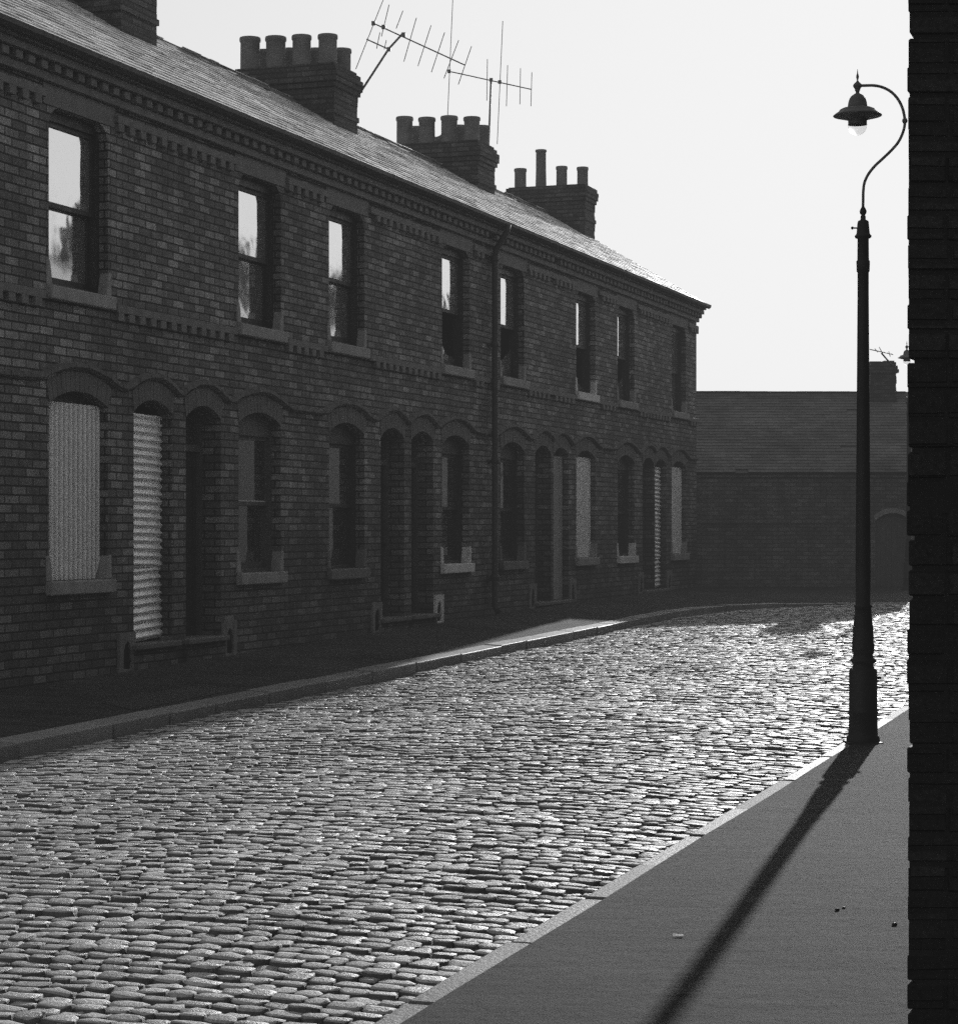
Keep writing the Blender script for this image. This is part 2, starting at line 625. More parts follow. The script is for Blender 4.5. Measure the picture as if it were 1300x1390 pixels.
def chimney_stack(house, xloc, pots, zt=8.17, long_=1.62, short=0.9, yc=Y_RIDGE, zb=6.35):
    mb = MB()
    hx, hy = short / 2, long_ / 2
    n = int((zt - zb) / 0.0775)
    for i in range(n):
        z = zb + i * 0.0775
        k = n - 1 - i
        ex = {0: 0.035, 1: 0.06, 2: 0.06, 3: 0.03, 8: 0.02}.get(k, 0.0)
        if k == 0 and random.random() < 0.5:
            ex = 0.0
        j = [random.uniform(-0.010, 0.006) for _ in range(4)]
        mb.box(xloc - hx - ex + j[0], xloc + hx + ex + j[1], yc - hy - ex + j[2], yc + hy + ex + j[3], z + 0.004, z + 0.0775)
    mb.box(xloc - hx + 0.012, xloc + hx - 0.012, yc - hy + 0.012, yc + hy - 0.012, zb, zt - 0.02)
    st = mb.build('chimney_stack', M['brick_dark'], house, u_off=0.03)
    zt2 = zb + n * 0.0775
    fl = MB()
    a, b = 0.05, 0.2
    fl.hexa([(xloc - hx + .02, yc - hy + .02, zt2 - .01), (xloc + hx - .02, yc - hy + .02, zt2 - .01), (xloc + hx - .02, yc + hy - .02, zt2 - .01), (xloc - hx + .02, yc + hy - .02, zt2 - .01),
             (xloc - hx + b, yc - hy + b, zt2 + a), (xloc + hx - b, yc - hy + b, zt2 + a), (xloc + hx - b, yc + hy - b, zt2 + a), (xloc - hx + b, yc + hy - b, zt2 + a)])
    fl.build('mortar_cap', M['stone_dark'], st)
    for (dx, dy, h, r, kind) in pots:
        p = MB()
        p.smooth = True
        z0 = zt2 - 0.005
        if kind == 'broken':
            seg = 20
            vs, fs = [], []
            for k in range(seg):
                an = 2 * math.pi * k / seg
                vs.append((xloc + dx + r * math.cos(an), yc + dy + r * math.sin(an), z0))
            for k in range(seg):
                an = 2 * math.pi * k / seg
                vs.append((xloc + dx + r * math.cos(an), yc + dy + r * math.sin(an), z0 + 0.08 + (h - 0.08) * (0.5 - 0.5 * math.sin(an + .5)) + random.uniform(-.03, .03)))
            for k in range(seg):
                k2 = (k + 1) % seg
                fs.append((k, k2, seg + k2, seg + k))
                fs.append((k2, k, seg + k, seg + k2))
            p.add(vs, fs)
        elif kind == 'plain':
            p.lathe([(r * 1.02, z0), (r * 0.98, z0 + 0.05), (r * 0.9, z0 + h * 0.5), (r * 0.88, z0 + h - 0.05), (r * 1.0, z0 + h - 0.04), (r * 1.0, z0 + h), (r * 0.75, z0 + h), (r * 0.7, z0 + h - 0.2)], xloc + dx, yc + dy, 20)
        else:
            p.lathe([(r * 1.0, z0), (r * 1.0, z0 + 0.06), (r * 0.96, z0 + 0.08), (r * 0.94, z0 + h - 0.075), (r * 1.02, z0 + h - 0.06), (r * 1.04, z0 + h - 0.045), (r * 1.04, z0 + h - 0.015), (r * 1.0, z0 + h), (r * 0.8, z0 + h), (r * 0.75, z0 + h - 0.2)], xloc + dx, yc + dy, 20)
        p.build('chimney_pot', M['pot'], st)
    return st


def corrugated(mb, x0, x1, z0, z1, y, axis, pitch=0.088, amp=0.015, tilt=0.0, dx=0.0, ybot=0.0):
    """axis 'v': ridges upright; 'h': ridges lie across"""
    mb.smooth = True
    per = 8
    if axis == 'v':
        n = int((x1 - x0) / pitch * per)
        vs, fs = [], []
        for i in range(n + 1):
            x = x0 + (x1 - x0) * i / n
            yy = y + amp * math.cos(2 * math.pi * (x - x0) / pitch)
            vs += [(x, yy, z0), (x, yy, z1)]
        for i in range(n):                      # furrows painted darker so the ribs look shaded
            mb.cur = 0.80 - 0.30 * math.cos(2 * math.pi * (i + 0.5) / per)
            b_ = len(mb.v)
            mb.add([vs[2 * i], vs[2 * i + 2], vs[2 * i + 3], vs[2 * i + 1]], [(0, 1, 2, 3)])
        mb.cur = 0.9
    else:
        mb.cur = 0.95
        n = int((z1 - z0) / pitch * per)
        vs, fs = [], []
        for i in range(n + 1):
            q = i / n
            z = z0 + (z1 - z0) * q
            yy = y + amp * math.cos(2 * math.pi * (z - z0) / pitch) + ybot * (1 - q)
            vs += [(x0 + dx * (1 - q), yy, z - tilt * 0.5), (x1 + dx * (1 - q), yy, z + tilt * 0.5)]
        for i in range(n):
            fs.append((2 * i, 2 * i + 1, 2 * i + 3, 2 * i + 2))
        mb.add(vs, fs)
    mb.smooth = False


def ragged(x0, x1, z0, z1, seed, side):
    """outline of what is left of a broken pane"""
    r = random.Random(seed)
    n = 9
    top = []
    for i in range(n + 1):
        q = i / n
        h = (0.55 * (1 - q) ** 1.6 if side == 'l' else 0.5 * q ** 1.5) + 0.05 + r.uniform(-0.04, 0.05)
        top.append((x0 + (x1 - x0) * q, z0 + (z1 - z0) * max(0.02, h)))
    return [(x0, z0), (x1, z0)] + list(reversed(top))


def window(house, cx, w, z0, spring, topz, arched, paint, sillmat, broken=None, upper=False, endblocks=True, pane_tilt=0.0):
    """box sash window set deep in the wall"""
    x0, x1 = cx - w / 2, cx + w / 2
    yf, fw = (0.095 if upper else 0.115), 0.06
    mb = MB()
    mb.box(x0, x0 + fw, yf, yf + 0.15, z0, topz + 0.02)
    mb.box(x1 - fw, x1, yf, yf + 0.15, z0, topz + 0.02)
    ht = spring - 0.13 if arched else topz - 0.10
    mb.box(x0 + fw, x1 - fw, yf + 0.002, yf + 0.15, ht, topz + 0.02)
    mb.box(x0 + fw, x1 - fw, yf + 0.004, yf + 0.15, z0, z0 + 0.05)
    win = mb.build('window', paint, house)
    zm = z0 + (ht - z0) * 0.505
    xa, xb = x0 + fw, x1 - fw
    up, lo = MB(), MB()
    sw = 0.035
    for sash, za, zb, y in ((up, zm - 0.02, ht, yf + 0.035), (lo, z0 + 0.05, zm + 0.02, yf + 0.08)):
        t = 0.042
        sash.box(xa, xa + sw, y, y + t, za, zb)
        sash.box(xb - sw, xb, y, y + t, za, zb)
        sash.box(xa + sw, xb - sw, y - 0.002, y + t, zb - 0.045, zb)
        sash.box(xa + sw, xb - sw, y - 0.002, y + t, za, za + (0.045 if sash is up else 0.07))
    up.build('upper_sash', paint, win)
    if paint is M['paint_mid']:
        ws = MB()
        ws.box(xa + sw, xb - sw, yf + 0.04, yf + 0.082, zm + 0.021, zm + 0.035)
        tag(ws.build('meeting_rail', M['white_stone'], win), 'pale strip along the meeting rail')
    lo.build('lower_sash', paint, win)
    g = MB()
    y = yf + 0.055
    g.add([(xa + sw, y, zm + 0.02), (xb - sw, y + pane_tilt, zm + 0.02), (xb - sw, y + pane_tilt, ht - 0.04), (xa + sw, y, ht - 0.04)], [(0, 1, 2, 3)])
    g.build('glass_pane', (M['glass'] if upper else M['glass_grimy']), win)
    y = yf + 0.1
    g = MB()
    a, b, c, d = xa + sw, xb - sw, z0 + 0.115, zm - 0.02
    if broken is None:
        g.add([(a, y, c), (b, y + pane_tilt, c), (b, y + pane_tilt, d), (a, y, d)], [(0, 1, 2, 3)])
        g.build('glass_pane', (M['glass'] if upper else M['glass_grimy']), win)
    else:
        pts = ragged(a, b, c, d, broken[1], broken[0])
        g.add([(x, y, z) for x, z in pts], [tuple(range(len(pts)))])
        tag(g.build('glass_pane', (M['glass'] if upper else M['glass_grimy']), win), 'broken lower pane with a jagged edge')
    # sill with upstand blocks
    s = MB()
    e = 0.055
    s.box(x0 - e, x1 + e, -0.07, yf - 0.003, z0 - 0.125, z0 + 0.004)
    if endblocks:
        for sg, xe in ((1, x0), (-1, x1)):
            pts = [(xe - sg * e, z0 + 0.004), (xe + sg * 0.05, z0 + 0.004), (xe + sg * 0.03, z0 + 0.13), (xe + sg * 0.0, z0 + 0.24), (xe - sg * e, z0 + 0.24)]
            if sg < 0:
                pts = list(reversed(pts))
            s.prism_xz(pts, -0.016, yf - 0.002)
    so_ = s.build('sill', sillmat, win)
    bevel(so_, 0.012)
    if sillmat is M['white_stone']:
        tag(so_, 'white painted sill')
    return win


def hood_z(x, opens):
    b = -1.0
    for c, half in opens:
        b = max(b, 1 - ((x - c) / half) ** 2)
    b = 0.5 * (b + math.sqrt(b * b + 0.03))
    return 2.648 + 0.155 * b


HOUSE_LABEL = [
    'brick terrace house cut off by the left edge of the picture',
    'terrace house with upright ribbed iron over its window and cross ribbed iron in its door',
    'terrace house with dark panelled door and glazed ground window, next to the ribbed iron door',
    'terrace house with glazed ground window and left one of the twin black doorways',
    'terrace house with white painted ground floor sill and white boot scraper beside its door',
    'terrace house just past the drainpipe with a dark open looking doorway',
    'terrace house with pale board in its doorway and bright sheet over its ground window',
    'terrace house with white painted ground sill, second from the far end',
    'end terrace house by the low far building, with four separate tall chimney pots',
]

P_OFF = 0.44
POTS2 = [(-0.27, -0.63, 0.50, .145, 'rim'), (-0.27, -0.21, 0.52, .145, 'rim'), (-0.27, 0.21, 0.53, .155, 'rim'), (-0.27, 0.63, 0.55, .155, 'rim'),
         (0.27, -0.63, 0.40, .14, 'rim'), (0.27, -0.21, 0.43, .14, 'rim'), (0.27, 0.21, 0.46, .14, 'rim'), (0.27, 0.63, 0.47, .14, 'rim')]
POTS3 = [(-0.27, -0.63, 0.48, .145, 'rim'), (-0.27, -0.21, 0.52, .15, 'rim'), (-0.27, 0.21, 0.52, .15, 'rim'), (-0.27, 0.63, 0.56, .15, 'rim'),
         (0.27, -0.63, 0.42, .14, 'rim'), (0.27, -0.21, 0.45, .14, 'rim'), (0.27, 0.21, 0.3, .14, 'broken'), (0.27, 0.63, 0.48, .13, 'rim')]
POTS4 = [(0.0, 0.66, 0.46, .125, 'rim'), (0.0, 0.22, 0.82, .115, 'plain'), (0.0, -0.22, 0.46, .115, 'rim'), (0.0, -0.66, 0.42, .115, 'rim')]


def flipy(p):
    return [(dx, -dy, h, r, k) for dx, dy, h, r, k in p]


DOOR_KIND = ['dark', 'corr', 'panel', 'dark', 'dark', 'dark', 'board', 'dark', 'corr']
GWIN_KIND = ['glass', 'corr', 'glass', 'glass', 'glass', 'glass', 'corr', 'glass', 'corr']
SILL_G = ['stone_dark', 'stone', 'stone', 'stone_dark', 'white_stone', 'stone_dark', 'stone', 'white_stone', 'stone']
SILL_U = ['stone', 'stone', 'stone', 'stone', 'stone', 'stone', 'white_stone', 'stone', 'stone']
BROKEN_U = [None, None, None, None, ('l', 5), ('r', 6), ('l', 7), ('r', 8), None]

houses = []
for k in range(9):
    s0, s1 = BOUND[k], BOUND[k + 1]
    L = s1 - s0
    fx, fy = st_xy(s0, 0)
    H = empty('terrace_house', (fx, fy, 0), RZ)
    tag(H, HOUSE_LABEL[k], 'house', 'brick terrace houses')
    houses.append(H)
    cw, cd = WIN[k] - s0, DOOR[k] - s0
    wx0, wx1 = cw - WW / 2, cw + WW / 2
    dx0, dx1 = cd - DW / 2, cd + DW / 2
    zg = zw(s0 + cd) - 0.02
    zstep = max(0.10, zg + 0.06)
    ops = [(wx0, wx1, GW0, arch_pts(wx0, wx1), 0.27), (wx0, wx1, UP0, shoulder_pts(wx0, wx1), 0.25),
           (dx0, dx1, zstep, arch_pts(dx0, dx1), 0.24)]
    mb = MB()
    front_wall(mb, L, ops, -0.75, Z_EAVE + 0.04)
    # party walls / gables, back
    for x, end in ((0.0, k == 0), (L, k == 8)):
        xx = x + (0.001 if x == 0 else -0.001)
        if end:
            xx = x
        vs = [(xx, 0, -0.75), (xx, DEPTH, -0.75), (xx, DEPTH, Z_EAVE), (xx, Y_RIDGE, Z_RIDGE - 0.06), (xx, 0, Z_EAVE)]
        mb.add(vs, [(4, 3, 2, 1, 0)] if x == 0 else [(0, 1, 2, 3, 4)])
    mb.add([(0, DEPTH, -0.75), (L, DEPTH, -0.75), (L, DEPTH, Z_EAVE), (0, DEPTH, Z_EAVE)], [(3, 2, 1, 0)])
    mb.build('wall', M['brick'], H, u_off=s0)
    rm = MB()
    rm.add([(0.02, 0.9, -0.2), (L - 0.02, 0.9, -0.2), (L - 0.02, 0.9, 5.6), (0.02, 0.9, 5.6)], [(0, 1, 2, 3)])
    rm.build('gloom_sheet', M['gloom_backing'], H)  # added dark sheet behind the windows; the room's gloom is in its colour

    # roof
    rf = MB()
    xr1 = L + (0.03 if k == 8 else 0.0)
    add_slates(rf, 0, xr1, -0.22, Z_EAVE + 0.04, Y_RIDGE, Z_RIDGE, 18)
    add_slates(rf, 0, xr1, DEPTH + 0.24, Z_EAVE + 0.04, Y_RIDGE, Z_RIDGE, 6, w=0.5, back=True)
    if k == 8:
        rf.cur = 0.3
        rf.prism_xz([(L, 0), (L + .13, 0)], 0, 0) if False else None
        rf.add([(xr1, -0.22, Z_EAVE - 0.02), (xr1, Y_RIDGE, Z_RIDGE - 0.06), (xr1, Y_RIDGE, Z_RIDGE), (xr1, -0.22, Z_EAVE + 0.04)], [(0, 1, 2, 3)])
    roof = rf.build('roof', M['slate'], H)
    rg = MB()
    nt = 7
    for i in range(nt):
        a, b = xr1 * i / nt, xr1 * (i + 1) / nt - 0.006
        j = random.uniform(-0.008, 0.008)
        rg.add([(a, Y_RIDGE - .15, Z_RIDGE - .07 + j), (a, Y_RIDGE, Z_RIDGE + .045 + j), (a, Y_RIDGE + .15, Z_RIDGE - .07 + j),
                (b, Y_RIDGE - .15, Z_RIDGE - .07 + j), (b, Y_RIDGE, Z_RIDGE + .045 + j), (b, Y_RIDGE + .15, Z_RIDGE - .07 + j)],
               [(0, 3, 4, 1), (1, 4, 5, 2), (0, 1, 2), (5, 4, 3)])
    rg.build('ridge_tiles', M['ridge'], roof)
    gu = MB()
    gpts = []
    pr = [(-0.21, Z_EAVE + 0.03), (-0.30, Z_EAVE + 0.025), (-0.295, Z_EAVE - 0.02), (-0.255, Z_EAVE - 0.055), (-0.21, Z_EAVE - 0.03)]
    n = len(pr)
    sag = random.uniform(-0.006, 0.006)
    vs = [(0, y, z) for y, z in pr] + [(L / 2, y, z + sag) for y, z in pr] + [(xr1, y, z) for y, z in pr]
    fs = []
    for a in (0, 1):
        for i in range(n):
            j = (i + 1) % n
            fs.append((a * n + i, a * n + j, (a + 1) * n + j, (a + 1) * n + i))
    fs += [tuple(range(n - 1, -1, -1)), tuple(range(2 * n, 3 * n))]
    gu.add(vs, fs)
    gu.build('gutter', M['pipe'], H)

    # cornice: dentils and oversailing courses
    co = MB()
    
    def dentils(m, xa, xb, z, proud, h=0.078, pitch=0.225, wd=0.115, phase=0.0):
        i0 = math.ceil((xa + s0 - phase) / pitch)
        x = i0 * pitch + phase - s0
        while x + wd <= xb + 1e-6:
            j = random.uniform(-0.006, 0.004)
            hh = h
            m.box(x, x + wd, -proud + j, 0.03, z, z + hh)
            x += pitch
    co.box(0, L, -0.205, 0.03, Z_EAVE - 0.075, Z_EAVE + 0.02)
    co.box(0, L, -0.155, 0.03, Z_EAVE - 0.15, Z_EAVE - 0.079)
    dentils(co, 0.0, L, Z_EAVE - 0.232, 0.115)
    co.box(0, L, -0.06, 0.03, Z_EAVE - 0.315, Z_EAVE - 0.236)
    if k == 8:
        for z0_, z1_, d in ((Z_EAVE - .075, Z_EAVE + .02, .08), (Z_EAVE - .15, Z_EAVE - .079, .09), (Z_EAVE - .232, Z_EAVE - .153, .05)):
            co.box(L + 0.001, L + d, -d - .05, 0.35, z0_, z1_)
    bevel(co.build('cornice', M['trim'], H), 0.004, 1)
    def run(xa, xb, z, proud, hd=0.078, band=True):
        if xb - xa < 0.15:
            return
        fr = MB()
        if band:
            fr.box(xa, xb, -proud, 0.03, z + 0.08, z + 0.157)
        dentils(fr, xa, xb, z, proud, h=hd if not band else 0.0815)
        bevel(fr.build('dentil_course', M['trim'], H), 0.004, 1)
    for xa, xb in ((0.0, wx0 - 0.12), (wx1 + 0.12, L)):
        run(xa, xb, 5.153, 0.05)
        run(xa, xb, 3.295, 0.045)

    # hood string that rises over every opening
    opens = [(WIN[i] - s0, 0.74) for i in range(9)] + [(DOOR[i] - s0, 0.54) for i in range(9)]
    hm = MB()
    nb_h = int(round(L / 0.115))
    for i in range(nb_h):                       # one moulded brick after another
        xa, xb = L * i / nb_h + 0.003, L * (i + 1) / nb_h - 0.003
        jz, jy = random.uniform(-.004, .004), random.uniform(-.004, .004)
        vs, fs = [], []
        for q in (0, 0.5, 1):
            x = xa + (xb - xa) * q
            z = hood_z(x, opens) + jz
            vs += [(x, -0.056 + jy, z - 0.016), (x, -0.052 + jy, z + 0.022), (x, 0.0, z + 0.04), (x, 0.0, z - 0.045), (x, -0.022, z - 0.04)]
        for a_ in (0, 1):
            for j in range(5):
                j2 = (j + 1) % 5
                fs.append((a_ * 5 + j, (a_ + 1) * 5 + j, (a_ + 1) * 5 + j2, a_ * 5 + j2))
        fs += [(0, 1, 2, 3, 4), (14, 13, 12, 11, 10)]
        hm.add(vs, fs)
    hm.build('hood_course', M['brick_trim'], H)
    # brick arches
    for c, w in ((cw, WW), (cd, DW)):
        ar = MB()
        pts = arch_pts(c - w / 2 - 0.001, c + w / 2 + 0.001, n=14)
        cz = -2.0
        for (xa, za), (xb, zb) in zip(pts[:-1], pts[1:]):
            g = (xb - xa) * 0.06
            ha = hood_z(xa, opens) - za - 0.06
            hb = hood_z(xb, opens) - zb - 0.06
            sl = 0.10
            ta = (xa + (xa - c) * sl, za + min(0.19, max(.08, ha)))
            tb = (xb + (xb - c) * sl, zb + min(0.19, max(.08, hb)))
            ar.prism_xz([(xa + g, za), (xb - g, zb), (tb[0] - g, tb[1]), (ta[0] + g, ta[1])], -0.008 + random.uniform(-.003, .003), 0.1)
        ar.build('brick_arch', M['arch_brick'], H)

    # windows
    pm = M['paint']
    window(H, cw, WW, UP0, 0, UP1, False, pm, M[SILL_U[k]], BROKEN_U[k], True, pane_tilt=random.uniform(-.003, .003))
    window(H, cw, WW, GW0, SPR, CRN, True, pm if k != 2 else M['paint_mid'], M[SILL_G[k]], None, pane_tilt=random.uniform(-.003, .003))
    li = MB()
    li.box(wx0 - 0.115, wx1 + 0.115, -0.012, 0.03, UP1 + 0.004, Z_EAVE - 0.32)
    li.build('lintel', M['lintel'], H)
    if GWIN_KIND[k] == 'corr':
        cs = MB()
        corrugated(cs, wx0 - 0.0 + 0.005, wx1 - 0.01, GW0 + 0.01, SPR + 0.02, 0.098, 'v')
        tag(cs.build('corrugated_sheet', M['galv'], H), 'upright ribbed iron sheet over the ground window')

    # door
    dz = zstep
    dr = MB()
    ty = 0.24
    zh = 2.08
    dr.box(dx0 + 0.055, dx1 - 0.055, ty + 0.03, ty + 0.075, dz + 0.01, zh)
    xm = (dx0 + dx1) / 2
    for (xa, xb) in ((dx0 + 0.13, xm - 0.04), (xm + 0.04, dx1 - 0.13)):
        for (za, zb) in ((dz + 0.2, dz + 0.72), (dz + 0.92, zh - 0.14)):
            t = 0.018
            dr.box(xa, xb, ty + 0.016, ty + 0.03, za, za + t)
            dr.box(xa, xb, ty + 0.016, ty + 0.03, zb - t, zb)
            dr.box(xa, xa + t, ty + 0.016, ty + 0.03, za + t, zb - t)
            dr.box(xb - t, xb, ty + 0.016, ty + 0.03, za + t, zb - t)
    door = dr.build('door', M['paint'] if DOOR_KIND[k] != 'board' else M['paint_mid'], H)
    fm = MB()
    fm.box(dx0, dx0 + 0.055, ty - 0.02, ty + 0.1, dz, CRN + 0.01)
    fm.box(dx1 - 0.055, dx1, ty - 0.02, ty + 0.1, dz, CRN + 0.01)
    fm.box(dx0 + 0.055, dx1 - 0.055, ty - 0.022, ty + 0.1, zh + 0.004, zh + 0.075)
    fm.build('door_frame', M['paint_mid'], door)
    fl = MB()
    fl.add([(dx0 + .055, ty + .05, zh + .07), (dx1 - .055, ty + .05, zh + .07), (dx1 - .055, ty + .05, CRN), (dx0 + .055, ty + .05, CRN)], [(0, 1, 2, 3)])
    fl.build('fanlight', M['glass_grimy'], door)
    kb = MB()
    kb.smooth = True
    kb.lathe([(0.004, 0), (0.028, 0.01), (0.03, 0.03), (0.012, 0.045), (0.012, 0.06)], 0, 0, 12)
    ko = kb.build('door_knob', M['iron'], door)
    ko.rotation_euler = (math.radians(-90), 0, 0)
    ko.location = (dx1 - 0.1 if k % 2 else dx0 + 0.1, ty - 0.03, dz + 0.95)
    stp = MB()
    stp.box(dx0 - 0.07, dx1 + 0.07, -0.085, 0.30, dz - 0.055, dz + 0.003)
    rs = MB()
    rs.box(dx0 - 0.05, dx1 + 0.05, -0.035, 0.30, zg - 0.15, dz - 0.056)
    rs.build('step_riser', M['brick'], H, u_off=s0)
    bevel(stp.build('door_step', M['stone_dark'], H), 0.012)
    if DOOR_KIND[k] == 'corr':
        cs = MB()
        zsplit = 0.86 if k == 1 else 0.7
        corrugated(cs, dx0 + 0.005, dx1 - 0.03, zsplit, SPR - 0.01, 0.11, 'h', pitch=0.079, amp=0.014, tilt=-0.012)
        corrugated(cs, dx0 + 0.0, dx1 - 0.035, dz + 0.02, zsplit + 0.04, 0.128, 'h', pitch=0.083, amp=0.015, tilt=0.035, dx=0.02, ybot=-0.02)
        tag(cs.build('corrugated_sheet', M['galv'], H), 'cross ribbed iron sheets nailed over the doorway')
    if DOOR_KIND[k] == 'board':
        cs = MB()
        nb = 5
        for i in range(nb):
            a = dx0 + 0.01 + (DW - 0.03) * i / nb
            cs.box(a, a + (DW - 0.03) / nb - 0.006, 0.10 + random.uniform(-.003, .003), 0.125, dz + 0.01, SPR)
        tag(cs.build('door_board', M['board'], H), 'pale boards nailed over the doorway')

    # boot scraper: stone block with a pointed niche beside the door
    side = -1 if k % 2 == 1 else 1       # on the outer side of the pair
    bx = cd + side * (DW / 2 + 0.175)
    zb0 = zw(s0 + bx) - 0.03
    bs = MB()
    w2, hgt = 0.165, 0.41
    outer = [(bx - w2, zb0), (bx + w2, zb0), (bx + w2, zb0 + hgt), (bx - w2, zb0 + hgt)]
    inner = [(bx - .085, zb0 + .05), (bx + .085, zb0 + .05), (bx + .085, zb0 + .22), (bx + .05, zb0 + .29), (bx, zb0 + .33), (bx - .05, zb0 + .29), (bx - .085, zb0 + .22)]
    yfz = -0.03
    # frame built from strips round the niche
    bs.box(bx - w2, bx - .085, yfz, 0.05, zb0, zb0 + hgt)
    bs.box(bx + .085, bx + w2, yfz, 0.05, zb0, zb0 + hgt)
    bs.box(bx - .085, bx + .085, yfz + .002, 0.05, zb0, zb0 + .05)
    bs.prism_xz([(bx - .085, zb0 + .22), (bx - .05, zb0 + .29), (bx, zb0 + .33), (bx, zb0 + hgt), (bx - .085, zb0 + hgt)][::1], yfz + .002, 0.05)
    bs.prism_xz([(bx, zb0 + .33), (bx + .05, zb0 + .29), (bx + .085, zb0 + .22), (bx + .085, zb0 + hgt), (bx, zb0 + hgt)][::1], yfz + .002, 0.05)
    white = k == 4
    bso = bs.build('boot_scraper', M['white_stone'] if white else M['stone_mid'], H)
    if white:
        tag(bso, 'white painted boot scraper surround')
    nb_ = MB()
    nb_.add([(bx - .085, -0.004, zb0 + .05), (bx + .085, -0.004, zb0 + .05), (bx + .085, -0.004, zb0 + .34), (bx - .085, -0.004, zb0 + .34)], [(0, 1, 2, 3)])
    nb_.box(bx - .085, bx + .085, -0.02, -0.012, zb0 + .12, zb0 + .135)
    nb_.build('dark_niche_plate', M['gloom_backing'], bso)  # flat plate; shade of the recess is painted as its dark colour

    # chimneys stand on the party walls
    if k == 0:
        chimney_stack(H, L, POTS2, 8.2, yc=3.0)
    if k == 2:
        chimney_stack(H, L, POTS2, 8.2, yc=3.0)
    if k == 4:
        chimney_stack(H, L, POTS2, 8.13, yc=3.0)
    if k == 6:
        chimney_stack(H, L, POTS3, 8.05, yc=3.0)
    if k == 8:
        chimney_stack(H, L - 0.46, POTS4, 8.18, short=0.72)
    # drainpipe
    if k == 4:
        dp = MB()
        dp.smooth = True
        px = L - 0.02 + 0.17
        dp.tube([(px, -0.30, Z_EAVE - 0.02), (px, -0.28, Z_EAVE - 0.12), (px, -0.11, Z_EAVE - 0.38), (px, -0.095, Z_EAVE - 0.5), (px, -0.095, 0.12), (px, -0.15, 0.02)], 0.045, 12)
        for z in (0.5, 2.2, 3.9, 5.15):
            dp.lathe([(0.045, z), (0.058, z + .005), (0.058, z + .08), (0.045, z + .085)], px, -0.095, 12)
        dp.smooth = False
        for z in (0.5, 2.2, 3.9):
            dp.box(px - 0.1, px + 0.1, -0.05, 0.0, z + .02, z + .06)
        dp.build('drainpipe', M['pipe'], H)


# ------------------------------------------------------------------ street lamp (measured on the picture at 16 m)
LP = Vector((2.78, 16.0, 0))
PXM = 16.0 / F


def zl(y):            # picture row -> height, lamp foot at 0
    return (1012 - y) * PXM


